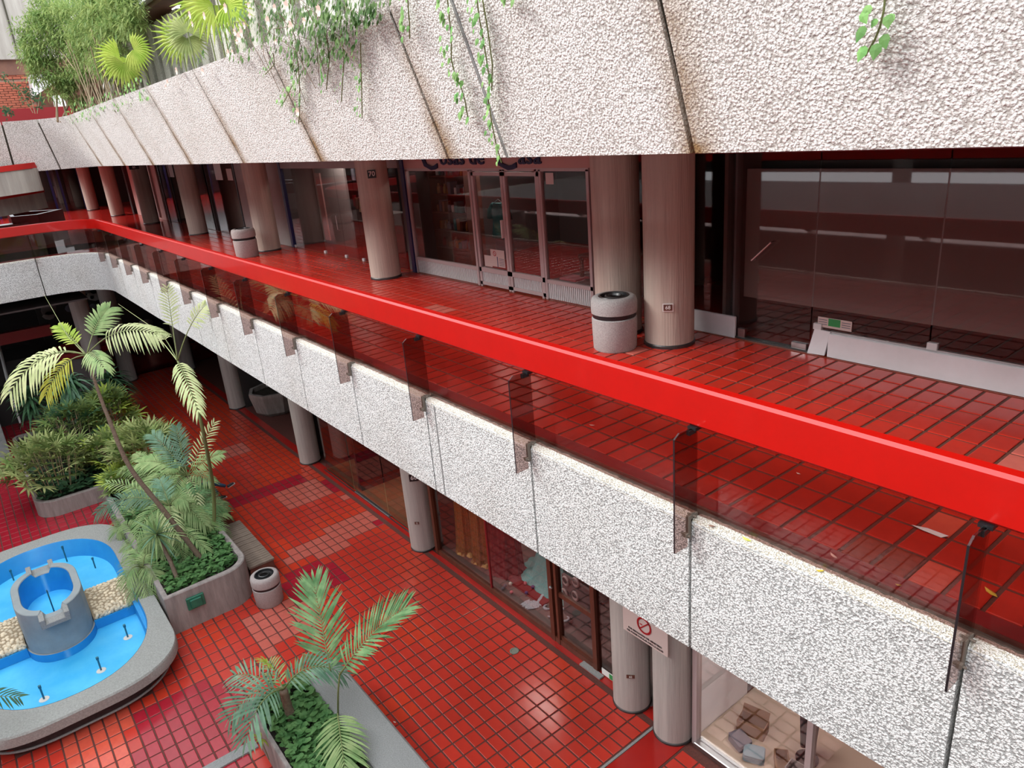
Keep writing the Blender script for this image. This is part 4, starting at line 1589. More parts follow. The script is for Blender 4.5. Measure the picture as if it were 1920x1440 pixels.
def R3(p, z):
    return [(x, y, z) for x, y in p]


def scalep(p, k, c=FC):
    return [(c[0] + (x - c[0]) * k, c[1] + (y - c[1]) * k) for x, y in p]


mb = MB()
mb.loft([R3(scalep(outb, .97), .27), R3(scalep(out, .975), .30), R3(out, .345), R3(out, .52), R3(scalep(out, .993), .55), R3(scalep(inn, 1.01), .555), R3(inn, .54)], caps=False)
mb.build('rim', 'rim', ft, auto=40)
MB().loft([R3(scalep(outb, .97), 0), R3(scalep(outb, .97), .28)], caps=False).build('plinth', 'plinth', ft, smooth=True)
flo = rrect(FC[0], FC[1], 2.95, 1.32, 1.6, 1.25, pw=2.25)
MB().loft([R3(inn, .545), R3(scalep(inn, .99), .50), R3(flo, .16)], caps=False).build('pool_wall', 'pool_blue_shade', ft, smooth=True)  # shade of the wall is put into its colour
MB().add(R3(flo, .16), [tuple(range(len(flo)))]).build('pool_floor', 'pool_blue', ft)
mb = MB()
pts = [(x, y, .10) for x, y in scalep(outb, 1.02)]
mb.tube(pts + [pts[0]], .022, 6)
mb.build('pipe', 'granolith', ft)
mb = MB()
mb.add([(18.78, -.95, .17), (18.82, -.95, .17), (12.9, -.1, .17)], [(0, 1, 2)])
# blue step on the right side
MB().box(13.9, 15.1, -1.12, -1.02, .16, .47).build('pool_step', 'pool_blue_shade', ft)
MB().box(12.6, 12.9, .2, .4, .16, .161)
# oval basin
bt = thing('basin', (15.6, .30, .16), 'grey oval fountain basin with blue inside and a notched spout', 'basin')
BC = (15.60, 0.29)
bo = rrect(BC[0], BC[1], 1.00, .575, .72, .575, n=12, pw=2.1)
bi = rrect(BC[0], BC[1], .84, .44, .62, .44, n=12, pw=2.1)
bo2 = rrect(BC[0], BC[1], 1.02, .60, .74, .60, n=12, pw=2.1)
TZ = 1.22


def topz(x, y):
    # notches at both ends of the long axis
    if abs(y - BC[1]) < .17 and abs(x - BC[0]) > .72:
        return TZ - .11
    return TZ


mb = MB()
mb.loft([R3(bo2, .16), R3(bo2, .32), R3(bo, .33), [(x, y, topz(x, y) - .012) for x, y in bo], [(x, y, topz(x, y)) for x, y in scalep(bo, .985, BC)],
         [(x, y, topz(x, y)) for x, y in scalep(bi, 1.02, BC)], [(x, y, topz(x, y) - .02) for x, y in bi]], caps=False)
mb.build('wall', 'basin_grey', bt, auto=40)
MB().loft([R3(scalep(bo2, 1.004, BC), .162), R3(scalep(bo2, 1.004, BC), .33)], caps=False).build('blue_skirt', 'pool_blue_shade', bt, smooth=True)
MB().loft([[(x, y, topz(x, y) - .015) for x, y in scalep(bi, 1.0, BC)], R3(bi, .66)], caps=False).build('lining', 'pool_blue_shade', bt, smooth=True)
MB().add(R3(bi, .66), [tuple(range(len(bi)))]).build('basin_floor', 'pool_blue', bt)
for s in (-1, 1):
    mb = MB()
    xx = BC[0] + s * 1.0
    mb.cbox(min(xx - .16 * s, xx + .20 * s), max(xx - .16 * s, xx + .20 * s), BC[1] - .24, BC[1] + .24, TZ - .20, TZ - .115, .01)
    for q in (-1, 1):
        mb.cbox(min(xx - .16 * s, xx + .20 * s), max(xx - .16 * s, xx + .20 * s), BC[1] + q * .20 - .045, BC[1] + q * .20 + .045, TZ - .12, TZ - .015, .008)
    mb.build('spout', 'granolith', bt)
# cobbled walls across the pool
def cobbles(y0, y1, lb):
    t = thing('cobble_bridge', (15.76, (y0 + y1) / 2, .16), lb, 'cobble wall')
    x0, x1 = 15.15, 16.38
    mb = MB()
    nb = 10
    prof = []
    for k in range(nb + 1):
        a = PI * k / nb
        prof.append((15.765 + .60 * math.cos(a), .40 + .13 * math.sin(a)))
    mb.loft([[(x, y0, z) for x, z in prof] + [(15.165, y0, .16), (16.365, y0, .16)], [(x, y1, z) for x, z in prof] + [(15.165, y1, .16), (16.365, y1, .16)]])
    mb.build('bed', 'pebble_bed', t)
    MB().box(15.12, 16.41, y0, y1, .165, .36).build('blue_riser', 'pool_blue_shade', t)
    ms = []
    for k in range(4):
        q = MB().ball((0, 0, 0), 1.0, 7, 5)
        q.v = [tuple(Vector(v) * (1 + .12 * mnoise.noise(Vector(v) * 1.3 + Vector((k, 0, 0))))) for v in q.v]
        ms.append(q.mesh('cobble', 'pebble', True))
    n = 0
    cnt = 0
    y = y0 + .04
    row = 0
    spots = []
    while y < y1 - .02:
        u = (row % 2) * .045
        while u < 1.36:
            spots.append((u, y))
            u += .076
        y += .070
        row += 1
    extra = MB()
    for (u, y) in spots:
        a = (u / 1.36) * (PI + .5) - .25
        a += rnd.uniform(-.05, .05)
        c = Vector((15.765 + .60 * math.cos(a), y + rnd.uniform(-.018, .018), .40 + .13 * math.sin(a)))
        nrm = Vector((math.cos(a) * .6, 0, max(.1, math.sin(a)) * 1.2)).normalized()
        M = Matrix.Translation(c) @ nrm.to_track_quat('Z', 'Y').to_matrix().to_4x4() @ Matrix.Rotation(rnd.uniform(0, PI), 4, 'Z') @ Matrix.Diagonal((rnd.uniform(.036, .052), rnd.uniform(.032, .043), .026, 1))
        if cnt < 290:
            inst('cobble', ms[cnt % 4], t, M)
        cnt += 1
    return t


cobbles(-1.10, -.29, 'pale cobbled wall crossing the pool between the basin and the planter side')
cobbles(.88, 1.70, 'pale cobbled wall crossing the pool on the far left of the basin')


def nozzle(px, py, z0, h, lb, foot=True):
    p = onz(px, py, z0)
    t = thing('water_nozzle', (p.x, p.y, z0), lb, 'fountain nozzle')
    MB().lathe((p.x, p.y, z0), [(.016, 0), (.016, h * .8), (.024, h * .82), (.026, h), (.0001, h)], 10).build('pipe', 'nozzle', t)
    if foot:
        MB().lathe((p.x, p.y, z0), [(.085, 0), (.08, .006), (.03, .010)], 14).build('lime_ring', 'lime', t)


nozzle(240, 1195, .162, .30, 'slim dark nozzle at the near right of the fountain pool')
nozzle(190, 1257, .162, .30, 'slim dark nozzle at the near side of the fountain pool, below the basin')
nozzle(83, 1311, .162, .30, 'slim dark nozzle at the front edge of the fountain pool')
nozzle(179, 1065, .162, .28, 'slim dark nozzle beyond the basin, beside the cobbled wall', False)
nozzle(126, 1053, .162, .42, 'tall slim nozzle near the far rim of the fountain pool', False)
nozzle(26, 1088, .162, .28, 'slim dark nozzle at the far left of the fountain pool', False)
t = thing('water_nozzle', (15.15, .28, .66), 'tall nozzle on a stone foot standing inside the oval basin', 'fountain nozzle')
MB().lathe((15.15, .28, .66), [(.08, 0), (.08, .03), (.05, .04), (.05, .09), (.03, .1)], 14).build('foot', 'granolith', t)
MB().lathe((15.15, .28, .76), [(.014, 0), (.012, .62)], 10).build('pipe', 'nozzle', t)

# ================================================================== PLANTERS
def planter(name, poly, h, th, lb, m='planter', soil=.10, cham=.02):
    cx = sum(p[0] for p in poly) / len(poly)
    cy = sum(p[1] for p in poly) / len(poly)
    t = thing(name, (cx, cy, 0), lb, 'planter')

    def ins(p, d):
        out_ = []
        n = len(p)
        for i in range(n):
            a, b, c = Vector(p[i - 1]), Vector(p[i]), Vector(p[(i + 1) % n])
            e1, e2 = (b - a), (c - b)
            n1 = Vector((-e1.y, e1.x)).normalized()
            n2 = Vector((-e2.y, e2.x)).normalized()
            q = (n1 + n2)
            q = q / max(.3, q.length) if q.length else n1
            out_.append(tuple(b + q * d))
        return out_
    mb = MB()
    i1, i2 = ins(poly, cham), ins(poly, th)
    mb.loft([R3(poly, 0), R3(poly, h - cham), R3(i1, h), R3(i2, h), R3(i2, h - soil - .02)], caps=False)
    mb.build('wall', m, t, auto=40)
    MB().add(R3(i2, h - soil), [tuple(range(len(i2)))]).build('soil', 'soil', t)
    return t


def rpoly(x0, x1, y0, y1, rads, n=8):
    """counter-clockwise outline; rads for corners (x0,y0),(x1,y0),(x1,y1),(x0,y1)"""
    pts = []
    for (cx, cy, a0, r) in ((x0, y0, PI, rads[0]), (x1, y0, 1.5 * PI, rads[1]), (x1, y1, 0, rads[2]), (x0, y1, .5 * PI, rads[3])):
        if r <= 0:
            pts.append((cx, cy))
            continue
        ox = cx + r if cx == x0 else cx - r
        oy = cy + r if cy == y0 else cy - r
        for i in range(n + 1):
            a = a0 + PI / 2 * i / n
            pts.append((ox + r * math.cos(a), oy + r * math.sin(a)))
    return pts


planter('planter', rpoly(14.02, 20.6, -3.22, -1.46, (.55, .3, .3, .0)), .86, .13, 'tall grey concrete planter of palms between the fountain and the bench')
planter('planter', rpoly(21.75, 28.5, -2.35, .02, (.0, .3, .3, .55)), .46, .12, 'low grey concrete planter of lady palm bushes beyond the fountain')
planter('planter', rpoly(3.0, 10.32, -3.35, -1.78, (.0, .35, .0, .0)), .68, .10, 'grey concrete planter with a palm at the bottom of the picture')
tag(MB().cbox(3.0, 10.25, -3.33, -2.74, .55, .70, .02).build('stone_ledge', 'granolith'), 'speckled stone ledge along the side of the nearest planter', 'ledge')
mb = MB().cbox(18.9, 22.4, -2.55, -1.95, 0, .46, .03)
tag(mb.build('concrete_kerb', 'planter'), 'broad concrete kerb joining the two palm planters', 'kerb')
gb = thing('junction_box', (13.99, -1.95, .5), 'green junction box fixed to the face of the tall planter', 'junction box')
q = onx(367, 1127, 14.0)
MB().cbox(13.965, 14.02, q.y - .17, q.y + .17, q.z - .13, q.z + .13, .01).build('plate', 'green_box', gb)
MB().cbox(13.925, 13.97, q.y - .11, q.y + .11, q.z - .09, q.z + .09, .01).build('cover', 'green_box', gb)

# ================================================================== BENCHES
def bench(x0, x1, y0, y1, h, lb, m='wood_grey', n=24):
    t = thing('bench', ((x0 + x1) / 2, (y0 + y1) / 2, 0), lb, 'bench')
    MB().cbox(x0 + .02, x1 - .02, y0 + .02, y1 - .02, 0, h - .05, .01).build('base', 'wood_dark', t)
    w = (x1 - x0) / n
    me = MB().cbox(-w / 2 + .006, w / 2 - .006, y0, y1, -.045, 0, .006).mesh('slat', m)
    for i in range(n):
        inst('slat', me, t, Matrix.Translation((x0 + w * (i + .5), 0, h + rnd.uniform(-.004, .004))))


bench(14.52, 16.85, -3.82, -3.25, .46, 'weathered grey slatted wooden bench along the tall planter beside the bin')
bench(17.6, 20.2, -3.85, -3.28, .46, 'dark slatted bench farther along the planter where a person sits', 'wood_dark')

# ================================================================== PERSON on the far bench
def skin_body(name, verts, edges, mat_name, parent, root=0, sub=2):
    me = bpy.data.meshes.new(name)
    me.from_pydata([v[0] for v in verts], edges, [])
    o = bpy.data.objects.new(name, me)
    COL.objects.link(o)
    sk = o.modifiers.new('skin', 'SKIN')
    if not me.skin_vertices:
        me.skin_vertices.new()
    for i, v in enumerate(verts):
        r = v[1] if isinstance(v[1], tuple) else (v[1], v[1])
        me.skin_vertices[0].data[i].radius = r
        me.skin_vertices[0].data[i].use_root = (i == root)
    sk.use_smooth_shade = True
    ss = o.modifiers.new('sub', 'SUBSURF')
    ss.levels = ss.render_levels = sub
    me.materials.append(MATS[mat_name])
    if parent is not None:
        attach(o, parent)
    return o


PX, PY = 19.2, -3.36
pt = thing('person', (PX, PY, 0), 'person in blue jeans and dark shoes sitting on the dark bench behind the palms', 'person')


def V(x, y, z):
    return (PX + x, PY + y, z)


# sits with the back towards the planter, knees towards the shops
vs = [(V(0, 0, .56), (.15, .12)), (V(0, .03, .80), (.14, .11)), (V(0, .09, 1.02), (.17, .12)), (V(0, .10, 1.13), (.10, .08)), (V(0, .09, 1.21), .052), (V(0, .07, 1.28), .06),
      (V(.18, .08, 1.07), .062), (V(.25, .0, .83), .045), (V(.16, -.22, .68), .035), (V(-.18, .08, 1.07), .062), (V(-.26, .0, .83), .045), (V(-.14, -.22, .70), .035)]
es = [(0, 1), (1, 2), (2, 3), (3, 4), (4, 5), (2, 6), (6, 7), (7, 8), (2, 9), (9, 10), (10, 11)]
skin_body('body', vs, es, 'shirt', pt)
vs = [(V(0, .0, .55), (.15, .13)), (V(.10, -.05, .54), .10), (V(.13, -.50, .55), .066), (V(.10, -.62, .13), .045), (V(-.10, -.05, .55), .10), (V(-.05, -.48, .62), .066), (V(.00, -.86, .36), .045)]
es = [(0, 1), (1, 2), (2, 3), (0, 4), (4, 5), (5, 6)]
skin_body('jeans', vs, es, 'jeans', pt)
for (a, b, c_) in ((V(.10, -.62, .06), V(.10, -.74, .04), V(.10, -.82, .035)), (V(.00, -.88, .33), V(.01, -1.0, .36), V(.01, -1.08, .38))):
    s_ = skin_body('shoe', [(a, .045), (b, (.046, .035)), (c_, (.038, .024))], [(0, 1), (1, 2)], 'shoe_dark', pt)
    MB().obox(Vector(b) - Vector((0, 0, .032)), (.04, 0, 0), (Vector(c_) - Vector(a)) * .5, (0, 0, .009)).build('sole', 'sole', s_)
hd = MB().ball(V(0, .06, 1.38), .098, 20, 14, sz=1.18)
ho = hd.build('head', 'skin', pt, smooth=True)
MB().ball(V(0, -.045, 1.37), .018, 8, 6).build('nose', 'skin', ho, smooth=True)
for s in (-1, 1):
    MB().ball(V(s * .035, -.028, 1.395), .011, 8, 6).build('eye', 'black', ho)
    MB().ball(V(s * .098, .06, 1.38), .022, 8, 6, sz=1.4).build('ear', 'skin', ho, smooth=True)
MB().box(PX - .025, PX + .025, PY - .036, PY - .026, 1.325, 1.333).build('mouth', 'sign_red', ho)
hm = MB().ball(V(0, .08, 1.41), .106, 20, 14, sz=1.12)
hm.build('hair', 'hair', pt, smooth=True)
for s, hx in ((1, .16), (-1, -.14)):
    base = Vector(V(hx, -.25, .67))
    hb = skin_body('hand', [(tuple(base), .022), (tuple(base + Vector((0, -.05, -.01))), (.034, .016)), (tuple(base + Vector((0, -.08, -.015))), (.036, .014))], [(0, 1), (1, 2)], 'skin', pt, sub=1)
    for k in range(4):
        b = base + Vector((-.027 + .018 * k, -.085, -.015))
        ln = [.055, .065, .062, .048][k]
        MB().tube([b, b + Vector((0, -ln * .6, -.012)), b + Vector((0, -ln, -.035))], [.0085, .008, .006], 7).build('finger', 'skin', hb, smooth=True)
    b = base + Vector((-.03 * s, -.03, -.008))
    MB().tube([b, b + Vector((-.02 * s, -.03, -.01)), b + Vector((-.02 * s, -.055, -.02))], [.01, .009, .007], 7).build('thumb', 'skin', hb, smooth=True)

# ================================================================== FAR WING, both levels
wing = sroot('wing')
struct('back_wall', MB().box(40, 40.4, -12, 14, 0, 5.2), 'dark_wall', wing)
struct('step_block', MB().box(31.5, 33.5, -1.6, 1.5, 0, 1.0).box(33.5, 36, -1.6, 1.5, 0, 1.9), 'dark_wall', wing)
struct('red_beam', MB().box(31.0, 31.3, -2.2, 6, 3.05, 3.45), 'dark_red', wing)
struct('soffit_panel', MB().box(27.3, 30, -3.2, 6, 4.7, 4.75), 'shop_dim', wing)
mu = struct('mural', MB().box(36.0, 36.1, -7.2, -2.2, 1.9, 5.0), 'black', wing)
for k in range(26):
    y, z = rnd.uniform(-4.6, -2.6), rnd.uniform(2.6, 4.9)
    r = rnd.uniform(.08, .28)
    q = MB()
    q.loft([[(36.0 - .02, y + r * math.cos(2 * PI * i / 9) * (1 + .4 * rnd.random()), z + r * math.sin(2 * PI * i / 9)) for i in range(9)],
            [(35.97, y + r * .9 * math.cos(2 * PI * i / 9), z + r * .9 * math.sin(2 * PI * i / 9)) for i in range(9)]])
    struct('painted_patch', q, ['shop_wall', 'grey_cloth', 'shop_dim'][k % 3], mu)
t = thing('round_counter', (31.5, -2.6, 0), 'round dark counter with a red rim in the shade under the far wing', 'counter')
MB().lathe((31.8, -3.0, 0), [(.95, 0), (.95, 2.0), (1.0, 2.05)], 32).build('body', 'shop_dim', t, auto=40)
MB().lathe((31.8, -3.0, 2.05), [(1.1, 0), (1.1, .22), (1.0, .24), (.95, .1), (.001, .1)], 32).build('red_rim', 'dark_red', t, auto=40)
# white stair rails at the left edge
mb = MB()
a, b = ond(-4, 640, 28.5), ond(22, 745, 26)
t = thing('stair_rail', tuple(b), 'white metal stair rail at the left edge of the picture', 'rail')
MB().tube([a, b], .05, 8).build('bar', 'white_paint', t)
MB().tube([a + Vector((0, .0, -.35)), b + Vector((0, 0, -.35))], .035, 8).build('bar', 'white_paint', t)
MB().tube([b, b + Vector((0, 0, -1.0))], .035, 8).build('post', 'white_paint', t)
t = thing('stair', (29, .3, 0), 'grey stair flight at the left edge beyond the low planter', 'stairs')
for k in range(9):
    MB().box(27.6 + k * .30, 27.9 + k * .30, .2, 3.0, 0, .17 * (k + 1)).build('step', 'granolith', t)

# upper wing: stair parapets with red caps, planter box, doors
def curved_wall(px0, px1, ytop0, ytop1, hpx, d, lb, m='concrete', cap='rail_red', th=.22):
    t = thing('stair_parapet', tuple(ond(px0, ytop0, d)), lb, 'parapet')
    a, b = ond(px0, ytop0, d), ond(px1, ytop1, d)
    h = hpx / FPX * d
    n = 8
    rings, caps_ = [], []
    dirv = (b - a)
    dirv.z = 0
    nrm = Vector((-dirv.y, dirv.x, 0)).normalized()
    if nrm.x < 0:
        nrm = -nrm
    for i in range(n + 1):
        u = i / n
        p = a.lerp(b, u) + nrm * (1.3 * u ** 3)
        rings.append([p - nrm * th / 2 + Vector((0, 0, -h)), p + nrm * th / 2 + Vector((0, 0, -h)), p + nrm * th / 2, p - nrm * th / 2])
        caps_.append([p - nrm * (th / 2 + .05), p + nrm * (th / 2 + .05), p + nrm * (th / 2 + .05) + Vector((0, 0, .16)), p - nrm * (th / 2 + .05) + Vector((0, 0, .16))])
    MB().loft(rings).build('wall', m, t, auto=40)
    MB().loft(caps_).build('cap', cap, t, auto=40)
    return t


curved_wall(-40, 36, 382, 368, 30, 22.5, 'pale curved concrete parapet with a red cap, lower of the two at the left edge')
curved_wall(-160, 17, 345, 320, 44, 20.6, 'concrete parapet with a red cap, upper of the two at the left edge')
struct('stair_underside', MB().box(30.3, 31, -2.6, 4, WZ, 7.15), 'dark_red', wing)
t = thing('planter_box', (31.8, -3.3, WZ), 'long red planter box on the far wing behind the red handrail', 'planter')
A = [ond(44, 377, 28), ond(108, 393, 28), ond(68, 398, 26.5), ond(50, 392, 26.5)]
A = [Vector((33.5, -2.1, 0)), Vector((31.6, -3.70, 0)), Vector((30.1, -2.75, 0)), Vector((30.6, -2.0, 0))]
ztop = 7.38


def ring4(P, z, k=1.0):
    c = sum(P, Vector()) / 4
    return [((c.x + (p.x - c.x) * k), (c.y + (p.y - c.y) * k), z) for p in P]


MB().loft([ring4(A, ztop - .42), ring4(A, ztop), ring4(A, ztop, .8), ring4(A, ztop - .2, .8)], caps=False).build('red_band', 'dark_red', t, auto=30)
MB().loft([ring4(A, WZ, .97), ring4(A, ztop - .42, .97)]).build('base', 'concrete', t, auto=30)
MB().add(ring4(A, ztop - .15, .82), [(0, 1, 2, 3)]).build('soil', 'soil', t)
t = thing('stair_rail', (29.5, -2.2, WZ), 'white inclined stair rails beside the red planter box on the far wing', 'rail')
for k in range(3):
    MB().tube([ond(46 + 7 * k, 399, 27.6), ond(54 + 8 * k, 424, 27.4)], .035, 6).build('bar', 'white_paint', t)

# ---- buildings above the far wing, top left
tw = thing('tower', (37, -3, 9.3), 'concrete and brick building rising above the far wing at the top left', 'building')
MB().box(35.2, 36.2, -12, 14, 12.78, 19.5).build('concrete_wall', 'concrete', tw)
MB().box(35.15, 35.2, -4.15, -4.10, 12.8, 19.5).build('wall_joint', 'joint_dark', tw)
MB().box(35.4, 36.2, -12, 14, 12.25, 12.78).build('dark_band', 'brown_soffit', tw)
mb = MB().box(35.5, 36.2, -4.3, 14, 9.3, 12.25)
mb.build('mortar', 'mortar', tw)
bm_ = MB().cbox(-.06, 0, -.125, .125, -.035, .035, .006).mesh('brick', 'brick')
nb = 0
mb = MB()
for r in range(24):
    z = 10.62 + r * .085
    if 12.0 < z < 12.08:
        continue
    for c in range(10):
        y = -4.15 + c * .27 + (r % 2) * .135
        if y > -2.6:
            continue
        if nb < 300:
            inst('brick', bm_, tw, Matrix.Translation((35.5, y, z)) @ Matrix.Translation((rnd.uniform(-.006, .006), 0, 0)))
            nb += 1
MB().box(33.6, 34.0, -5.4, 14, 9.3, 10.95).build('red_parapet', 'dark_red', tw)
MB().box(38, 38.4, -12, -4.2, 9.3, 13).build('dark_room', 'brown_soffit', tw)
cw = thing('white_canopy', (34.5, -4.6, 11.5), 'white ribbed canopy above the red parapet at the top left', 'canopy')
a = [onx(57, 140, 34.5), onx(95, 140, 34.5), onx(108, 152, 34.5), onx(64, 181, 34.5)]
mb = MB()
mb.loft([[tuple(p) for p in a], [(p.x + 3.0, p.y, p.z) for p in a]])
mb.build('fascia', 'white_paint', cw)
for k in range(4):
    u = (k + 1) / 5
    p, q = a[3].lerp(a[2], u), a[0].lerp(a[1], u)
    MB().obox((p + q) / 2 + Vector((-.02, 0, 0)), (.02, 0, 0), (0, .012, 0), (q - p) / 2).build('rib', 'granolith', cw)
MB().box(34.4, 34.8, -5.15, -4.78, 9.3, 11.4).build('post', 'white_paint', cw)

# ---- concrete fins behind the planting, soffit and pale upper wall
fins = sroot('wall_fins', (18, -5.3, 10.2))
x = 9.6
k = 0
while x < 27:
    w = .40
    struct('concrete_fin', MB().cbox(x, x + w, -5.75, -5.15, 9.9, 11.9, .02), 'ledge_white', fins)
    x += .74
    k += 1
struct('rear_wall', MB().box(9, 27, -6.3, -6.2, 9.3, 12), 'brown_soffit', fins)
struct('soffit', MB().box(9.0, 28, -9.5, -4.85, 12.0, 12.1), 'brown_soffit', fins)
struct('roof_edge', MB().box(9.0, 28, -9.5, -4.7, 12.1, 14.5), 'white_paint', fins)
struct('ceiling_light', MB().box(17.7, 18.5, -5.5, -5.3, 11.985, 12.0), 'lamp_glow', fins)
struct('upper_mass', MB().box(-6, 9.0, -12, -5.5, 10.2, 14.5), 'concrete')
struct('wall_end', MB().box(-9, -8.6, -12, 12, 8, 14), 'concrete')

# ================================================================== PLANTS
UPV = Vector((0, 0, 1))


def bez(a, b, c, t):
    return a * (1 - t) ** 2 + b * 2 * t * (1 - t) + c * t * t


def leaflet(mb, base, d, side_n, L, w, droop, mi=0, fold=.25):
    """narrow pointed blade: four stations, drooping towards the tip"""
    d = d.normalized()
    s = d.cross(side_n)
    if s.length < 1e-4:
        s = Vector((1, 0, 0))
    s.normalize()
    p1 = base + d * L * .3 - UPV * droop * L * .06
    p2 = base + d * L * .68 - UPV * droop * L * .30
    p3 = base + d * L * .98 - UPV * droop * L * .62
    up = side_n * w * fold
    mb.add([base - s * w * .2, base + s * w * .2, p1 - s * w * .5 + up, p1 + s * w * .5 + up, p2 - s * w * .42 + up, p2 + s * w * .42 + up, p3],
           [(0, 1, 3, 2), (2, 3, 5, 4), (4, 5, 6)], mi)


def frond(parent, a, c, rise, m='leaf_palm', n=22, L=.42, w=.035, droop=.5, stem='green_stem', start=.18, single=False, roll=0.0, spread=62, rad=.014):
    """feather leaf from a to c, its midrib bowed up by rise"""
    a, c = Vector(a), Vector(c)
    w, L, n = w * (.85 if m == 'leaf_pale' else 1.0), L * 1.15, int(n * (.72 if m == 'leaf_pale' else 1.0))
    b = (a + c) / 2 + UPV * rise * 2
    pts = [bez(a, b, c, i / 10) for i in range(11)]
    mb = MB().tube(pts, [rad * (1 - .75 * i / 10) for i in range(11)], 5)
    o = mb.build('frond', stem, parent, smooth=True)
    mb = MB()
    for k in range(n):
        t = start + (1 - start) * (k + .5) / n
        p = bez(a, b, c, t)
        tan = (bez(a, b, c, min(1, t + .02)) - bez(a, b, c, t - .02)).normalized()
        lat = tan.cross((UPV * .55 + (CAM - p).normalized() * .85).normalized())
        if lat.length < .15:
            lat = tan.cross(_r)
        lat.normalize()
        nrm = lat.cross(tan).normalized()
        lat = (lat * math.cos(roll) + nrm * math.sin(roll)).normalized()
        nrm = lat.cross(tan).normalized()
        ln = L * math.sin(PI * (.16 + .70 * (t - start) / (1 - start))) ** .7
        ang = math.radians(spread - 32 * (t - start) / (1 - start) + rnd.uniform(-5, 5))
        for sgn in (-1, 1):
            d = (tan * math.cos(ang) + lat * sgn * math.sin(ang) + nrm * .16 + Vector((rnd.uniform(-.05, .05), rnd.uniform(-.05, .05), rnd.uniform(-.05, .05))))
            if single:
                q = MB()
                leaflet(q, p, d, nrm, ln * rnd.uniform(.9, 1.08), w * rnd.uniform(.85, 1.1), droop)
                q.build('leaflet', m, o)
            else:
                leaflet(mb, p, d, nrm, ln * rnd.uniform(.9, 1.08), w * rnd.uniform(.85, 1.1), droop)
    if single:
        q = MB()
        leaflet(q, c, (c - b).normalized(), UPV, L * .5, w, droop)
        q.build('leaflet', m, o)
    else:
        l = mb.build('leaflets', m, o)
        l['kind'] = 'stuff'
    return o


def trunk(parent, pts, r0, r1, m='bark', name='trunk', rings=True):
    n = len(pts)
    pp = []
    rr = []
    for i in range((n - 1) * 5 + 1):
        u = i / 5
        k = min(int(u), n - 2)
        f_ = u - k
        p0, p1, p2, p3 = (Vector(pts[max(k - 1, 0)]), Vector(pts[k]), Vector(pts[k + 1]), Vector(pts[min(k + 2, n - 1)]))
        p = 0.5 * ((2 * p1) + (-p0 + p2) * f_ + (2 * p0 - 5 * p1 + 4 * p2 - p3) * f_ ** 2 + (-p0 + 3 * p1 - 3 * p2 + p3) * f_ ** 3)
        pp.append(p)
        q = i / ((n - 1) * 5)
        rr.append((r0 + (r1 - r0) * q) * (1 + (.10 if i % 2 else 0) * rings))
    return MB().tube(pp, rr, 9).build(name, m, parent, smooth=True)


# ---- tall palm leaning out of the fountain planter: crown high over the low planter
tp = thing('palm', (14.95, -2.5, .76), 'tall slender palm leaning left from the planter by the fountain, pale feathery crown', 'palm')
crown = onx(163, 668, 16.0)
tpts = [Vector((14.95, -2.5, .74))]
for px, py, X in ((307, 957, 15.25), (243, 875, 15.5), (206, 790, 15.7), (185, 735, 15.85)):
    tpts.append(onx(px, py, X))
tpts.append(crown)
trunk(tp, tpts, .055, .024, 'bark')
D0 = depth(crown)
for (mx, my, tx, ty, dd, rise, n, L, w, m, dr) in (
        (60, 0, 18, 738, -.5, .34, 20, .40, .050, 'leaf_pale', .9),
        (0, 0, 62, 690, .3, .20, 14, .40, .05, 'leaf_pale', .9),
        (0, 0, 298, 628, -.6, .26, 24, .42, .055, 'leaf_pale', .8),
        (0, 0, 205, 578, .4, .12, 18, .34, .045, 'leaf_palm', .4),
        (0, 0, 110, 612, .3, .06, 12, .26, .045, 'leaf_fan', .3),
        (0, 0, 195, 690, -.7, .16, 14, .30, .045, 'leaf_palm', .9),
        (0, 0, 85, 742, -.2, .20, 15, .30, .03, 'leaf_yellow', .9)):
    tip = ond(tx, ty, D0 + dd)
    frond(tp, crown + Vector((0, 0, .02)), tip, rise, m, n, L, w, dr, start=.30)
MB().tube([crown, ond(128, 632, D0 + .1), ond(83, 553, D0 + .4)], [.012, .008, .003], 5).build('spear_leaf', 'leaf_pale', tp)

# ---- thin palm whose crown stands against the white parapet
tp = thing('palm', (16.2, -2.95, .76), 'thin palm with sparse pale fronds against the white parapet', 'palm')
c2 = onx(333, 677, 15.2)
D2 = depth(c2)
b2 = Vector((16.0, -3.0, .74))
trunk(tp, [b2, ond(400, 920, depth(b2) - 0.3), ond(381, 810, D2 + .2), ond(366, 755, D2 + .1), ond(345, 700, D2), c2], .045, .022, 'green_stem', rings=False)
frond(tp, c2, ond(372, 772, D2 - .7), .10, 'leaf_pale', 24, .30, .05, .9, start=.06)
frond(tp, c2, ond(313, 538, D2 + .2), .02, 'leaf_pale', 20, .26, .035, .4, start=.45)
frond(tp, c2, ond(388, 570, D2 - .3), .14, 'leaf_pale', 18, .26, .04, .6, start=.5)
frond(tp, c2, ond(300, 625, D2 + .5), .10, 'leaf_pale', 12, .22, .035, .6, start=.6)
MB().tube([c2, ond(280, 610, D2 + .3), ond(222, 570, D2 + .6)], [.010, .006, .002], 5).build('spear_leaf', 'leaf_pale', tp)

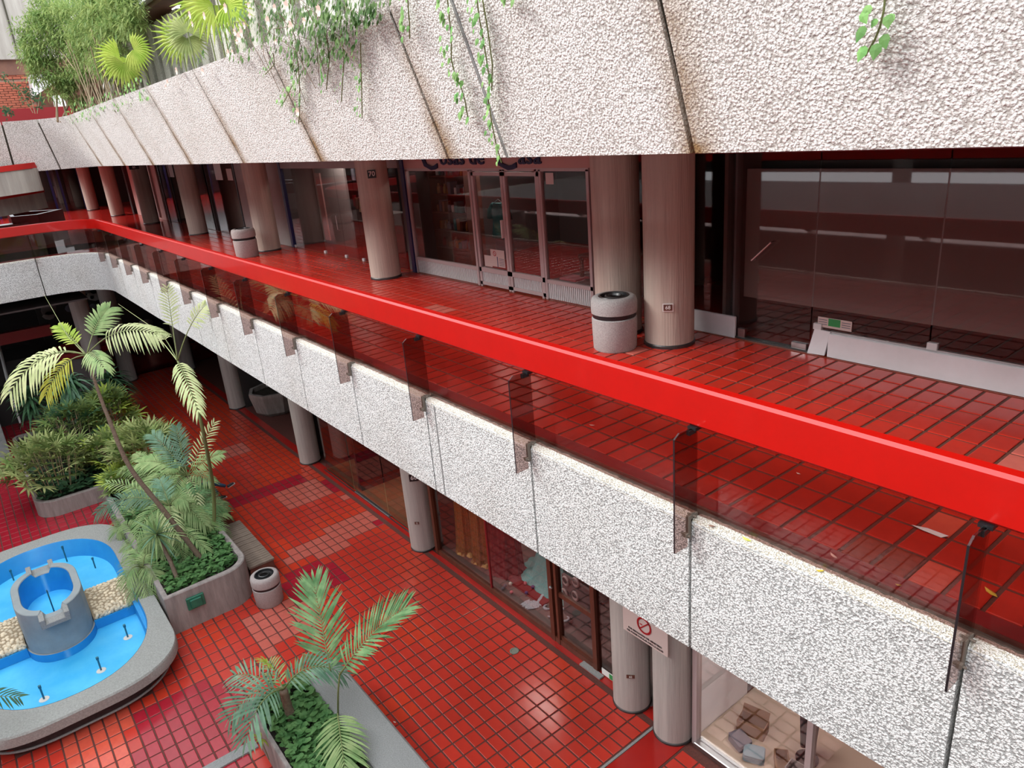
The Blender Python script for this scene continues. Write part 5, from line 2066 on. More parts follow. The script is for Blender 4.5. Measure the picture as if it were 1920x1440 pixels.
# ---- full palms in the tall planter
tp = thing('palm', (18.3, -2.7, .76), 'bushy palm with broad arching green fronds in front of the seated person', 'palm')
c3 = Vector(ond(352, 892, depth((18.3, -2.7, 1.9))))
D3 = depth(c3)
trunk(tp, [Vector((18.2, -2.6, .74)), c3 - Vector((0, 0, .3)), c3], .06, .045)
for (tx, ty, dd, rise, n, L, w, m, dr) in (
        (262, 868, .2, .18, 24, .42, .045, 'leaf_palm', .5), (285, 815, .5, .12, 22, .40, .04, 'leaf_bluegreen', .3), (330, 800, .6, .05, 18, .34, .04, 'leaf_bluegreen', .3),
        (402, 792, .3, .04, 22, .30, .04, 'leaf_pale', .4), (415, 852, -.2, .10, 20, .30, .04, 'leaf_palm', .5), (372, 945, -.8, .12, 16, .30, .05, 'leaf_pale', .8),
        (318, 950, -.9, .20, 18, .36, .04, 'leaf_palm', .8), (265, 925, -.6, .22, 18, .40, .04, 'leaf_palm', .8), (400, 905, -.5, .12, 16, .28, .035, 'leaf_palm', .7)):
    frond(tp, c3, ond(tx, ty, D3 + dd), rise, m, n, L, w, dr, start=.14)

tp = thing('palm', (16.9, -2.55, .76), 'dense mid-green palm filling the middle of the tall planter', 'palm')
c4 = ond(318, 948, depth((16.9, -2.4, 2.0)))
D4 = depth(c4)
trunk(tp, [Vector((16.9, -2.4, .74)), c4], .055, .045)
for (tx, ty, dd, rise, n, L, w, m, dr) in (
        (182, 962, .3, .30, 26, .40, .032, 'leaf_bluegreen', .6), (200, 905, .5, .14, 16, .30, .03, 'leaf_palm', .5), (352, 940, -.3, .14, 20, .34, .032, 'leaf_palm', .6),
        (330, 1010, -.9, .20, 22, .34, .034, 'leaf_pale', .8), (385, 985, -.4, .22, 20, .34, .03, 'leaf_palm', .7), (410, 1000, 0, .24, 20, .32, .028, 'leaf_palm', .7),
        (255, 1010, -.6, .22, 18, .36, .03, 'leaf_palm', .8), (300, 900, .5, .06, 18, .36, .03, 'leaf_bluegreen', .4), (280, 1060, -1.0, .25, 18, .34, .03, 'leaf_palm', .8)):
    frond(tp, c4, ond(tx, ty, D4 + dd), rise, m, n, L, w, dr, start=.14)
tp = thing('palm', (17.6, -2.9, .76), 'fine-leaved palm at the bench side of the tall planter', 'palm')
c5 = ond(392, 985, depth((17.2, -2.95, 1.5)))
D5 = depth(c5)
trunk(tp, [Vector((17.2, -2.9, .74)), c5], .04, .035)
for (tx, ty, dd, rise, n, L, w, m, dr) in (
        (425, 960, .2, .14, 18, .30, .022, 'leaf_palm', .6), (412, 940, .3, .12, 18, .30, .022, 'leaf_pale', .6), (365, 925, .3, .12, 18, .32, .022, 'leaf_palm', .6),
        (340, 985, -.2, .22, 18, .34, .022, 'leaf_palm', .8), (372, 1040, -.6, .20, 18, .32, .022, 'leaf_palm', .8), (420, 1005, -.3, .20, 16, .30, .022, 'leaf_palm', .8),
        (300, 1040, -.3, .3, 18, .34, .022, 'leaf_bluegreen', .8), (395, 915, .5, .08, 14, .28, .02, 'leaf_palm', .5)):
    frond(tp, c5, ond(tx, ty, D5 + dd), rise, m, n, L, w, dr, start=.12)
tp = thing('palm', (17.8, -1.9, .76), 'drooping grey-green palm on the fountain side of the tall planter', 'palm')
c6 = ond(262, 1010, depth((17.6, -1.9, 1.6)))
D6 = depth(c6)
trunk(tp, [Vector((17.6, -1.9, .74)), c6], .04, .035)
for (tx, ty, dd, rise, n, L, w, m, dr) in (
        (232, 1060, -.3, .22, 16, .28, .022, 'leaf_palm', .9), (240, 1090, -.8, .24, 16, .28, .022, 'leaf_palm', .9), (268, 1100, -1.0, .24, 16, .28, .022, 'leaf_palm', .9),
        (228, 985, .2, .16, 16, .28, .024, 'leaf_palm', .7), (290, 1060, -.7, .24, 16, .28, .022, 'leaf_palm', .9)):
    frond(tp, c6, ond(tx, ty, D6 + dd), rise, m, n, L, w, dr, start=.15)

for (bx_, by_, cxp, cyp, lb, tips, m, w) in (
        (19.3, -2.2, 300, 905, 'broad palm at the far fountain side of the tall planter', ((228, 880), (240, 930), (255, 850), (300, 840), (345, 880), (330, 935), (280, 950)), 'leaf_palm', .034),
        (16.2, -2.2, 330, 1000, 'low fine-leaved palm between the two bare trunks in the tall planter', ((285, 985), (300, 1045), (345, 1055), (385, 1030), (375, 975), (320, 950), (270, 1020)), 'leaf_palm', .022),
        (17.4, -2.5, 360, 955, 'fine-leaved palm behind the bench end of the tall planter', ((315, 930), (330, 990), (370, 1010), (408, 990), (420, 950), (390, 915), (345, 910)), 'leaf_green', .024),
        (18.6, -1.85, 250, 985, 'soft grey palm beside the far corner of the fountain rim', ((222, 960), (218, 1000), (235, 1035), (262, 1050), (285, 1000), (270, 950), (240, 940)), 'leaf_palm', .022),
        (15.6, -1.7, 268, 1065, 'soft hanging palm over the fountain rim nearest the dragon tree', ((238, 1050), (236, 1090), (252, 1120), (280, 1125), (295, 1090), (285, 1040), (255, 1030)), 'leaf_palm', .020)):
    tp = thing('palm', (bx_, by_, .76), lb, 'palm')
    zc = {19.3: 1.9, 16.2: 1.5, 17.4: 1.7, 18.6: 1.5, 15.6: 1.35}[bx_]
    cc_ = ond(cxp, cyp, depth((bx_, by_, zc)))
    Dc = depth(cc_)
    trunk(tp, [Vector((bx_, by_, .74)), cc_], .035, .028)
    for i_, (tx, ty) in enumerate(tips):
        frond(tp, cc_, ond(tx, ty, Dc + (-.5 if ty > cyp else .35)), .16, m, 22, .34, w, .7, start=.10)

# ---- spiky dragon tree
def strap(mb, base, d, L, w, droop, mi=0):
    d = d.normalized()
    s = d.cross(UPV)
    if s.length < .1:
        s = Vector((1, 0, 0))
    s.normalize()
    vs = []
    fs = []
    n = 5
    for k in range(n + 1):
        t = k / n
        p = base + d * L * t - UPV * droop * L * t ** 2.2
        ww = w * (.5 + .5 * math.sin(PI * min(1, t * 1.15 + .12))) * (1 if k < n else .05)
        c = p - UPV * ww * .25
        vs += [p - s * ww / 2, c, p + s * ww / 2]
    for k in range(n):
        o = 3 * k
        fs += [(o, o + 1, o + 4, o + 3), (o + 1, o + 2, o + 5, o + 4)]
    mb.add(vs, fs, mi)


def rosette(parent, c, n, L, w, droop, mats_, up=.6, lo=-.2, name='leaf', tilt=None):
    for k in range(n):
        a = k * 2.39996 + rnd.uniform(-.15, .15)
        e = lo + (up - lo) * (k / n) + rnd.uniform(-.08, .08)
        d = Vector((math.cos(a) * math.cos(e), math.sin(a) * math.cos(e), math.sin(e)))
        if tilt is not None:
            d = d + tilt
        mb = MB()
        strap(mb, Vector(c) + d * .02, d, L * rnd.uniform(.8, 1.1), w, droop * rnd.uniform(.7, 1.2))
        mb.build(name, mats_[k % len(mats_)], parent)


tp = thing('dragon_tree', (14.7, -1.9, .76), 'spiky grey-green dragon tree on a thin speckled trunk above the junction box', 'dragon tree')
base = onz(335, 1092, .76)
c7 = ond(293, 1002, depth(base) - .1)
trunk(tp, [base, ond(318, 1050, depth(base)), c7], .045, .032, 'bark')
rosette(tp, c7, 52, .62, .045, .22, ['leaf_palm', 'leaf_bluegreen', 'leaf_palm'], up=1.35, lo=-.75)

for (px, py, X, z, n, L, w, dr, ms, lb) in (
        (55, 745, 27.4, 1.3, 60, .75, .10, .55, ['leaf_dark'], 'dark green strap-leaved bush at the far left of the low planter'),
        (128, 720, 26.6, 2.2, 64, 1.0, .13, .85, ['leaf_dark', 'leaf_bluegreen'], 'tall dark drooping bush behind the lady palms, under the pale crown'),
        (205, 712, 27.5, 1.6, 50, .95, .10, .7, ['leaf_dark'], 'dark bush at the right end of the far planting')):
    p = onx(px, py, X)
    t = thing('dracaena', (p.x, p.y, .4), lb, 'bush')
    trunk(t, [Vector((p.x, p.y, .36)), p], .05, .04)
    rosette(t, p, n, L, w, dr, ms, up=1.3, lo=-.5)
    rosette(t, p - Vector((0, 0, .35)), n // 2, L * .9, w, dr, ms, up=.5, lo=-.6)

# ---- lady palm bushes: every fan is a leaf of its own
def fan_mesh(k, m, nb=8, R=.42, w=.056):
    rr = random.Random(k)
    mb = MB()
    for i in range(nb):
        a = math.radians(-108 + 216 * i / (nb - 1) + rr.uniform(-5, 5))
        d = Vector((math.sin(a), math.cos(a), .22 * math.cos(a) + .12))
        leaflet(mb, Vector((0, 0, 0)), d, UPV, R * rr.uniform(.85, 1.1) * (1 - .18 * abs(a) / 1.9), w, .22 + rr.uniform(-.12, .15), 0, .3)
    mb.tube([Vector((0, -.30, -.22)), Vector((0, -.12, -.03)), Vector((0, 0, 0))], .006, 4)
    return mb.mesh('fan_leaf', m)


FANS = {m: [fan_mesh(k, m) for k in range(4)] for m in ('leaf_rhapis', 'leaf_rhapis_pale', 'leaf_dark', 'leaf_fan')}


def rhapis(c, rx, ry, h, n, ms, lb, z0=.36, sc=1.0):
    t = thing('lady_palm', (c[0], c[1], z0), lb, 'bush', 'lady palm bushes')
    mb = MB()
    for k in range(14):
        a, r = rnd.random() * 2 * PI, rnd.random() ** .5 * .7
        b = Vector((c[0] + rx * r * .6 * math.cos(a), c[1] + ry * r * .6 * math.sin(a), z0))
        e = Vector((c[0] + rx * r * math.cos(a), c[1] + ry * r * math.sin(a), z0 + h * rnd.uniform(.6, .9)))
        mb.tube([b, (b + e) / 2 + Vector((.03, 0, 0)), e], .014, 5)
    mb.build('canes', 'cane', t)['kind'] = 'stuff'
    for k in range(n):
        u = (k + .5) / n
        el = math.asin(1 - u * 1.25) if u < .8 else math.asin(max(-1, 1 - u * 1.25))
        a = k * 2.39996
        rr_ = rnd.uniform(.72, 1.02)
        d = Vector((math.cos(a) * math.cos(el), math.sin(a) * math.cos(el), math.sin(el)))
        p = Vector((c[0] + rx * d.x * rr_, c[1] + ry * d.y * rr_, z0 + h * .48 + h * .52 * d.z * rr_))
        out_ = Vector((d.x / rx, d.y / ry, d.z / (h * .5))).normalized()
        fwd = (Vector((out_.x, out_.y, out_.z * .35)) + Vector((rnd.uniform(-.3, .3), rnd.uniform(-.3, .3), rnd.uniform(-.1, .3)))).normalized()
        nz = (UPV * .55 + out_ * .9).normalized()
        x_ = fwd.cross(nz).normalized()
        nz = x_.cross(fwd).normalized()
        s = sc * rnd.uniform(.8, 1.15)
        M = Matrix(((x_.x * s, fwd.x * s, nz.x * s, p.x), (x_.y * s, fwd.y * s, nz.y * s, p.y), (x_.z * s, fwd.z * s, nz.z * s, p.z), (0, 0, 0, 1)))
        m = ms[rnd.randrange(len(ms))]
        inst('fan_leaf', FANS[m][k % 4], t, M)


rhapis((22.75, -.62), .98, 1.15, 1.55, 120, ['leaf_rhapis_pale', 'leaf_rhapis_pale', 'leaf_rhapis'], 'broad pale yellow-green lady palm bush at the near left of the low planter')
rhapis((24.9, -1.55), 1.1, 1.0, 1.75, 100, ['leaf_rhapis', 'leaf_dark', 'leaf_rhapis'], 'darker lady palm bush behind, in the middle of the low planter')
rhapis((22.6, -2.25), .85, .85, 1.25, 80, ['leaf_rhapis', 'leaf_rhapis_pale', 'leaf_fan'], 'yellow-green lady palm bush between the two planters')
rhapis((25.6, -2.7), .8, .7, 1.7, 90, ['leaf_rhapis', 'leaf_fan'], 'small bright lady palm bush at the back right of the planting')
rhapis((20.5, -2.75), 1.15, .85, 1.5, 115, ['leaf_rhapis', 'leaf_rhapis_pale'], 'lady palm bush at the far end of the tall planter, beside the thin palm trunk', .76)
rhapis((20.2, -2.0), .5, .5, .8, 50, ['leaf_fan', 'leaf_rhapis'], 'low bright lady palm clump at the fountain side of the tall planter end', .6, .8)

# ---- ground cover
def cover(poly_fn, n, z0, hz_, lb, m='leaf_cover', size=.06, keep=None):
    mb = MB()
    k = 0
    while k < n:
        x, y = poly_fn()
        if keep and not keep(x, y):
            continue
        k += 1
        z = z0 + rnd.random() * hz_
        a = rnd.random() * 2 * PI
        tl = rnd.uniform(-.6, .6)
        s = size * rnd.uniform(.6, 1.35)
        dx = Vector((math.cos(a), math.sin(a), tl * .5))
        dy = Vector((-math.sin(a), math.cos(a), rnd.uniform(-.4, .4)))
        c = Vector((x, y, z))
        mb.add([c - dx * s, c - dx * s * .75 + dy * s * .62, c + dx * s * .15 + dy * s * .75, c + dx * s * 1.15 - UPV * s * .35, c + dx * s * .15 - dy * s * .75, c - dx * s * .75 - dy * s * .62, c - UPV * s * .22],
               [(0, 6, 1), (1, 6, 2), (2, 6, 3), (3, 6, 4), (4, 6, 5), (5, 6, 0)])
    o = mb.build('ground_cover', m)
    return tag(o, lb, 'ground cover', kind='stuff')


cover(lambda: (rnd.uniform(14.2, 18.6), rnd.uniform(-3.08, -1.6)), 2400, .76, .20, 'low dark green creeping leaves covering the near end of the tall planter', keep=lambda x, y: x > 14.2 + max(0, (-2.5 - y) * .5), size=.055)
cover(lambda: (rnd.uniform(8.0, 10.2), rnd.uniform(-2.72, -1.9)), 1100, .60, .22, 'low dark green heart-shaped leaves filling the nearest planter', size=.055)
cover(lambda: (rnd.uniform(21.9, 24.5), rnd.uniform(-2.2, -.1)), 900, .40, .25, 'dark low leaves along the edge of the low planter', 'leaf_dark', .07)
cover(lambda: (rnd.uniform(18.5, 19.4), rnd.uniform(-1.75, -1.4)), 120, .60, .25, 'small green leaves spilling beside the far fountain rim', size=.05)

# ---- nearest palms (bottom of the picture)
NP = thing('palm', (9.3, -2.25, .6), 'nearest palm with big green fronds fanning over the bottom planter', 'palm')
b8 = Vector(onz(548, 1350, .62))
c8 = ond(531, 1293, depth(b8) - .35)
trunk(NP, [b8, (b8 + c8) / 2 + Vector((.03, 0, 0)), c8], .07, .06, 'bark')
D8 = depth(c8)
for (tx, ty, dd, rise, n, L, w, m, dr, sg) in (
        (432, 1345, -.2, .20, 13, .42, .034, 'leaf_bluegreen', .35, True), (462, 1385, -.7, .22, 13, .40, .036, 'leaf_bluegreen', .35, True), (440, 1265, .5, .10, 12, .38, .03, 'leaf_bluegreen', .3, False),
        (640, 1262, .1, .26, 16, .36, .034, 'leaf_bluegreen', .5, True), (600, 1245, .7, .10, 13, .34, .03, 'leaf_palm', .3, False), (505, 1240, .5, .06, 9, .24, .03, 'leaf_palm', .3, False)):
    frond(NP, c8, ond(tx, ty, D8 + dd), rise, m, n, L, w, dr, start=.12, single=sg)
NP2 = thing('palm', (9.3, -2.95, .6), 'nearest right-hand palm, two tall fronds up and one bending down over the planter', 'palm')
c9 = ond(633, 1338, D8 - .1)
trunk(NP2, [Vector(onz(634, 1345, .62)), ond(634, 1300, D8 - .2), ond(637, 1262, D8 - .3)], .016, .012, 'green_stem', rings=False)
c9b = ond(637, 1265, D8 - .3)
frond(NP2, ond(620, 1262, D8), ond(590, 1098, D8 + .6), .04, 'leaf_green', 26, .56, .042, .10, start=.02, single=True, spread=58, roll=.2)
frond(NP2, c9b, ond(758, 1142, D8 - .2), .12, 'leaf_green', 26, .52, .042, .10, start=.08, single=True, roll=.5)
frond(NP2, c9, ond(648, 1448, D8 - .9), .06, 'leaf_palm', 18, .46, .042, .35, start=.04, single=True)
for px, py in ((500, 1243), (489, 1385), (560, 1405)):
    p = ond(px, py, D8)
    t = thing('fan_sprig', tuple(p), {500: 'small yellowish fan leaf above the nearest palm crown, left', 489: 'small bright fan leaf over the edge of the nearest planter', 560: 'pale fan leaf low in the nearest planter'}[px], 'leaf')
    inst('fan', FANS['leaf_fan'][px % 4], t, Matrix.Translation(p) @ Matrix.Rotation(.5, 4, 'X') @ Matrix.Scale(.55, 4))
    MB().tube([p, p + Vector((.05, -.05, -.5))], .006, 4).build('stem', 'green_stem', t)
# a grey-green frond end entering at the left edge, over the pool
t = thing('palm', tuple(ond(-120, 1330, 11.6)), 'tip of a dark drooping frond entering at the left edge over the pool', 'palm')
frond(t, ond(-110, 1330, 11.6), ond(38, 1308, 11.6), .12, 'leaf_dark', 16, .26, .03, .5)

# ================================================================== UPPER PLANTING
def in_planter(px, py):
    p = ony(px, py, -4.15)
    return p


def bamboo_tree():
    t = thing('fern_pine', (25.6, -3.4, 10.1), 'big feathery green tree standing in the upper planter at the top left', 'tree')
    for k in range(22):
        b = Vector((23.5 + rnd.random() * 3.2, -4.2 + rnd.uniform(-.3, .4), 10.1))
        if b.x > 25.4:
            b.y += .6
        px, py = rnd.uniform(60, 220), rnd.uniform(40, 130)
        e = ond(px, py, depth(b) + rnd.uniform(-.5, .5))
        MB().tube([b, (b * .5 + e * .5) + Vector((0, 0, .2)), e], [.03, .022, .01], 5).build('stem', 'cane', t, smooth=True)
    mb = MB()
    blobs = [(150, 45, 62), (90, 60, 45), (200, 60, 55), (60, 90, 30), (120, 110, 45), (170, 100, 40), (55, 120, 28), (105, 150, 28), (228, 30, 38), (130, 15, 60), (60, 30, 30), (205, 100, 26), (185, -10, 60), (130, 175, 22),
             (80, 130, 26)]
    Dt = depth(Vector((25, -4, 11.5)))
    tw_ = []
    for bx_, by_, br in blobs:
        nn = int(br * br * .11)
        clumps = [(rnd.random() * 2 * PI, rnd.random() ** .5) for _q in range(max(4, int(br / 5)))]
        for _ in range(nn):
            a, r_ = rnd.choice(clumps)
            a, r_ = a + rnd.gauss(0, .16), abs(r_ + rnd.gauss(0, .13))
            rad = br / FPX * Dt
            d = (rnd.random() ** .5) * (1 if rnd.random() < .5 else -1) * math.sqrt(max(0.02, 1 - r_ * r_)) * rad * .9
            qx, qy = bx_ + br * r_ * math.cos(a), by_ + br * r_ * math.sin(a)
            q_ = ony(qx, qy, -4.2 + d * .25)
            tw_.append(q_ if depth(q_) < Dt + d else ond(qx, qy, Dt + d))
    for p in tw_:
        ax = Vector((rnd.gauss(0, 1), rnd.gauss(0, 1), rnd.gauss(-.2, .7))).normalized()
        for j in range(9):
            a = j * 2.4
            q = p + ax * (.035 * j)
            s1 = ax.cross(UPV).normalized()
            s2 = ax.cross(s1)
            d = (ax * .7 + s1 * math.cos(a) + s2 * math.sin(a)).normalized()
            L = .17 * rnd.uniform(.7, 1.2)
            s = d.cross(UPV)
            s = s.normalized() * .019 if s.length > .01 else Vector((.019, 0, 0))
            mb.add([q, q + d * L * .5 - s - UPV * .01, q + d * L - UPV * .03, q + d * L * .5 + s - UPV * .01], [(0, 1, 2, 3)])
    o = mb.build('foliage', 'leaf_tree', t)
    o['kind'] = 'stuff'


bamboo_tree()


def fan_palm(px, py, Y, R, n, lb, stem_to=None, m='leaf_fan', nl=4, face=None):
    p = ony(px, py, Y)
    t = thing('fan_palm', (p.x, p.y, 10.1), lb, 'palm')
    return t


def big_fan(t, p, R, dirv, nb=22, m='leaf_fan', w=.06, base=None):
    """round pleated fan leaf centred at p, opening along dirv"""
    dirv = dirv.normalized()
    vn = (CAM - p).normalized()
    sx = dirv.cross(vn).normalized()
    nz = sx.cross(dirv).normalized()
    if base is not None:
        o = MB().tube([base, (base + p) / 2 + Vector((0, 0, .12)), p], .012, 5).build('stalk', 'green_stem', t)
    mb = MB()
    for i in range(nb):
        a = math.radians(-115 + 230 * i / (nb - 1))
        d = dirv * math.cos(a) + sx * math.sin(a)
        L = R * (1 - .25 * abs(a) / 2) * rnd.uniform(.92, 1.05)
        s = d.cross(nz).normalized()
        p1 = p + d * L * .55
        p2 = p + d * L - UPV * L * .12
        mb.add([p, p1 - s * w * .5, p1 + nz * w * .3, p1 + s * w * .5, p2], [(0, 1, 2), (0, 2, 3), (1, 4, 2), (2, 4, 3)])
    mb.build('fan_leaf', m, t)


t = thing('fan_palm', (19.5, -4.6, 10.1), 'yellow-green fan palm with two round leaves below the feathery tree', 'palm')
for (px, py, dx, dy, R) in ((225, 105, -.6, .5, .62), (250, 92, .6, .2, .5), (232, 118, 0, .8, .55)):
    p = ony(px, py, -3.85)
    D_ = depth(p)
    dirv = (ond(px + dx * 40, py + dy * 40, D_) - p)
    big_fan(t, p, R * .9, dirv, base=Vector((p.x + .2, -4.1, 10.15)))
for k in range(10):
    p = ony(205 + k * 5 + rnd.uniform(-3, 3), 165, -4.5)
    MB().tube([Vector((p.x, -4.5, 10.12)), ony(215 + k * 5, 128, -4.5)], .018, 5).build('cane', 'cane', t)
t = thing('fan_palm', (14.8, -4.7, 10.1), 'large bright fan palm in the middle of the upper planter', 'palm')
for (px, py, dx, dy, R, m) in ((335, 74, -1, -.3, .62, 'leaf_fan'), (350, 72, .1, 1, .50, 'leaf_rhapis_pale'), (352, 60, -.2, -1, .55, 'leaf_rhapis_pale'), (400, 10, -.2, .6, .62, 'leaf_fan'), (380, 5, -1, .1, .6, 'leaf_fan'),
                               (425, 8, .9, .4, .5, 'leaf_fan'), (405, -10, .3, -.5, .6, 'leaf_fan')):
    p = ony(px, py, -4.6)
    D_ = depth(p)
    dirv = (ond(px + dx * 40, py + dy * 40, D_) - p)
    big_fan(t, p, R, dirv, m=m, base=Vector((p.x - .1, -4.6, 10.15)), nb=20 if R < .8 else 16)


# flowering climber hanging over the parapet
def vine(pts_px, Yf, n, size, lb, m='leaf_vine', stem=.006, jitter=.05, flowers=0, name='hanging_vine', single=True, group=None):
    """stem through picture points lying just in front of the leaning panels"""
    def on_face(px, py):
        # plane of the leaning panel front, moved 6 cm outwards
        n_ = Vector((0, (UT - UB), -(.50))).normalized()
        n_ = Vector((0, 1.429, -.50)).normalized()
        p0 = Vector((0, -4.2, UB)) + n_ * Yf
        d = ray(px, py)
        k = (p0 - CAM).dot(n_) / d.dot(n_)
        return CAM + d * k
    P = [on_face(*q) for q in pts_px]
    t = thing(name, tuple(P[0]), lb, 'vine', group)
    MB().tube(P, stem, 5).build('stem', 'green_stem', t)
    acc = MB()
    for k in range(n):
        u = (k + rnd.random() * .6) / n * (len(P) - 1)
        i = min(int(u), len(P) - 2)
        p = P[i].lerp(P[i + 1], u - i)
        a = rnd.random() * 2 * PI
        out_ = Vector((math.cos(a) * jitter * 1.4, .03 + rnd.random() * .04, math.sin(a) * jitter * .6))
        s = size * rnd.uniform(.6, 1.15)
        c = p + out_
        dn = Vector((rnd.uniform(-.6, .6), .25, -1)).normalized()
        sd = dn.cross(Vector((rnd.uniform(-.3, .3), 1, .2))).normalized()
        nn = sd.cross(dn)
        q = MB() if single else acc
        q.add([c - dn * s * .8, c - dn * s * .55 + sd * s * .6, c + dn * s * .1 + sd * s * .72, c + dn * s * 1.15, c + dn * s * .1 - sd * s * .72, c - dn * s * .55 - sd * s * .6, c + nn * s * .2],
              [(0, 6, 1), (1, 6, 2), (2, 6, 3), (3, 6, 4), (4, 6, 5), (5, 6, 0)])
        if single:
            q.build('leaf', m, t)
    if not single:
        acc.build('leaves', m, t)['kind'] = 'stuff'
    for k in range(flowers):
        p = P[rnd.randrange(len(P))] + Vector((rnd.uniform(-.25, .25), .08, rnd.uniform(-.1, .2)))
        q = MB()
        for j in range(5):
            a = j * 2 * PI / 5
            e = Vector((math.cos(a), .3, math.sin(a)))
            s_ = e.cross(Vector((0, 1, 0))).normalized()
            q.add([p, p + e * .035 - s_ * .022, p + e * .06, p + e * .035 + s_ * .022], [(0, 1, 2, 3)])
        q.build('flower', 'petal', t)
    return t


vine([(838, -10), (842, 30), (846, 70), (846, 110), (853, 140), (865, 165), (872, 190), (878, 225)], .05, 34, .040, 'hanging vine with round green leaves left of the pale metal trim')
vine([(893, -10), (898, 30), (905, 70), (912, 110), (918, 150), (916, 190), (922, 230), (930, 270), (940, 305)], .05, 40, .036, 'longest hanging vine, crossing the pale metal trim down to the panel edge', jitter=.035)
vine([(905, 0), (915, 60), (923, 120), (922, 170)], .03, 3, .02, 'bare thin vine stem beside the longest vine')
vine([(764, -10), (766, 25), (768, 45), (768, 72)], .05, 12, .035, 'short hanging vine between the dark joint and the pale trim')
vine([(958, -20), (960, 12)], .05, 5, .04, 'tip of a vine at the top edge, right of the pale metal trim')
vine([(1662, -30), (1657, 20), (1650, 50), (1640, 75), (1622, 105)], .05, 11, .040, 'short vine with large round leaves at the top right', jitter=.05)
vine([(676, 80), (677, 130), (678, 165), (679, 222)], .05, 22, .030, 'thin hanging vine just left of the first dark joint')
vine([(555, 90), (560, 130), (562, 170), (562, 200), (560, 232)], .05, 40, .034, 'leafy vine hanging lowest below the flowering mass', jitter=.07)
vine([(548, 160), (536, 185), (528, 198)], .05, 16, .034, 'short leafy vine curling left below the flowering mass', jitter=.05)
vine([(610, 60), (618, 110), (615, 135), (612, 168)], .05, 24, .030, 'leafy vine with reddish tip right of the lowest one', jitter=.05)
vine([(640, 60), (645, 110), (640, 190)], .05, 14, .026, 'sparse vine between two leafy ones', jitter=.05)
vine([(512, 100), (515, 120), (497, 140)], .05, 16, .026, 'small vine curl at the left of the flowering mass', jitter=.05)
# the flowering mass itself
t = thing('climber', (11.5, -3.9, 10.3), 'mass of climbing leaves with pale pink flowers spilling over the upper planter', 'climber')
mb = MB()
blobs = [(560, 20, 60), (620, 40, 50), (520, 60, 40), (590, 80, 45), (660, 20, 45), (470, 40, 40), (450, 90, 28), (560, 120, 30), (700, 10, 35), (420, 60, 20), (640, 90, 25), (500, 10, 45), (380, 110, 14), (600, 0, 60)]
for bx_, by_, br in blobs:
    for _ in range(int(br * br * .07)):
        a, r_ = rnd.random() * 2 * PI, rnd.random() ** .5
        px, py = bx_ + br * r_ * math.cos(a), by_ + br * r_ * math.sin(a)
        n_ = Vector((0, 1.429, -.50)).normalized()
        p0 = Vector((0, -4.2, UB)) + n_ * (.05 + .12 * rnd.random())
        d = ray(px, py)
        c = CAM + d * ((p0 - CAM).dot(n_) / d.dot(n_))
        if c.z > UT:
            c = ony(px, py, -3.85 - rnd.random() * .3)
        s = .036 * rnd.uniform(.6, 1.2)
        dn = Vector((rnd.uniform(-.7, .7), .3, -1)).normalized()
        sd = dn.cross(Vector((rnd.uniform(-.6, .6), 1, .2))).normalized()
        mb.add([c - dn * s, c + sd * s * .55, c + dn * s * 1.3, c - sd * s * .55], [(0, 1, 2, 3)])
mb.build('leaves', 'leaf_climber', t)['kind'] = 'stuff'
mb = MB()
for _ in range(26):
    px, py = rnd.choice([(560, 20), (620, 40), (520, 60), (470, 40), (590, 80)])
    p = ony(px + rnd.uniform(-40, 40), py + rnd.uniform(-30, 30), -3.7)
    q = p + Vector((rnd.uniform(-.6, .6), .0, rnd.uniform(-.8, .1)))
    mb.tube([p, (p + q) / 2 + Vector((0, .08, .1)), q], .004, 4)
mb.build('twigs', 'bark', t)['kind'] = 'stuff'
fl = MB()
FLW = []
for j in range(7):
    a = j * 2 * PI / 7
    e = Vector((math.cos(a), .35, math.sin(a)))
    s_ = e.cross(Vector((0, 1, 0))).normalized()
    fl.add([(0, 0, 0), e * .05 - s_ * .028, e * .075, e * .05 + s_ * .028], [(0, 1, 2, 3)])
flm = fl.mesh('flower', 'petal')
for px, py in ((358, 28), (362, 45), (455, 62), (450, 70), (430, 100), (437, 98), (467, 10), (470, 30), (517, 15), (540, 12), (518, 76), (316, 155), (312, 163), (333, 133), (382, 134), (560, 210), (505, 40), (460, 48), (445, 78), (385, 30),
               (425, 15), (548, 50), (572, 40), (600, 20), (442, 60)):
    p = ony(px, py, -3.62)
    inst('flower', flm, t, Matrix.Translation(p) @ Matrix.Rotation(rnd.random() * 6, 4, 'Y') @ Matrix.Scale(rnd.uniform(.5, .95), 4))
# low scrub along the parapet top, left
t = thing('parapet_scrub', (21, -4, 10.2), 'dry creeping plants and thin canes along the parapet top below the feathery tree', 'creeper')
mb = MB()
for k in range(260):
    s = rnd.uniform(15.5, 25)
    y = -3.68 - rnd.random() * .2
    z = UT + rnd.uniform(-.25, .16)
    c = Vector((s, y + .09, z))
    sz = rnd.uniform(.03, .055)
    a = rnd.random() * 6
    dx = Vector((math.cos(a), .2, math.sin(a)))
    dy = Vector((-math.sin(a), .3, math.cos(a)))
    mb.add([c - dx * sz, c + dy * sz * .6, c + dx * sz, c - dy * sz * .6], [(0, 1, 2, 3)])
mb.build('leaves', 'leaf_vine', t)['kind'] = 'stuff'
mb = MB()
for k in range(26):
    x = rnd.uniform(18.5, 24.5)
    p = Vector((x, -4.1 + rnd.uniform(-.2, .2), 10.1))
    q = p + Vector((rnd.uniform(-.7, .5), rnd.uniform(-.2, .2), rnd.uniform(.9, 1.9)))
    mb.tube([p, (p + q) / 2 + Vector((.05, 0, 0)), q], .012, 4)
mb.build('canes', 'cane', t)['kind'] = 'stuff'
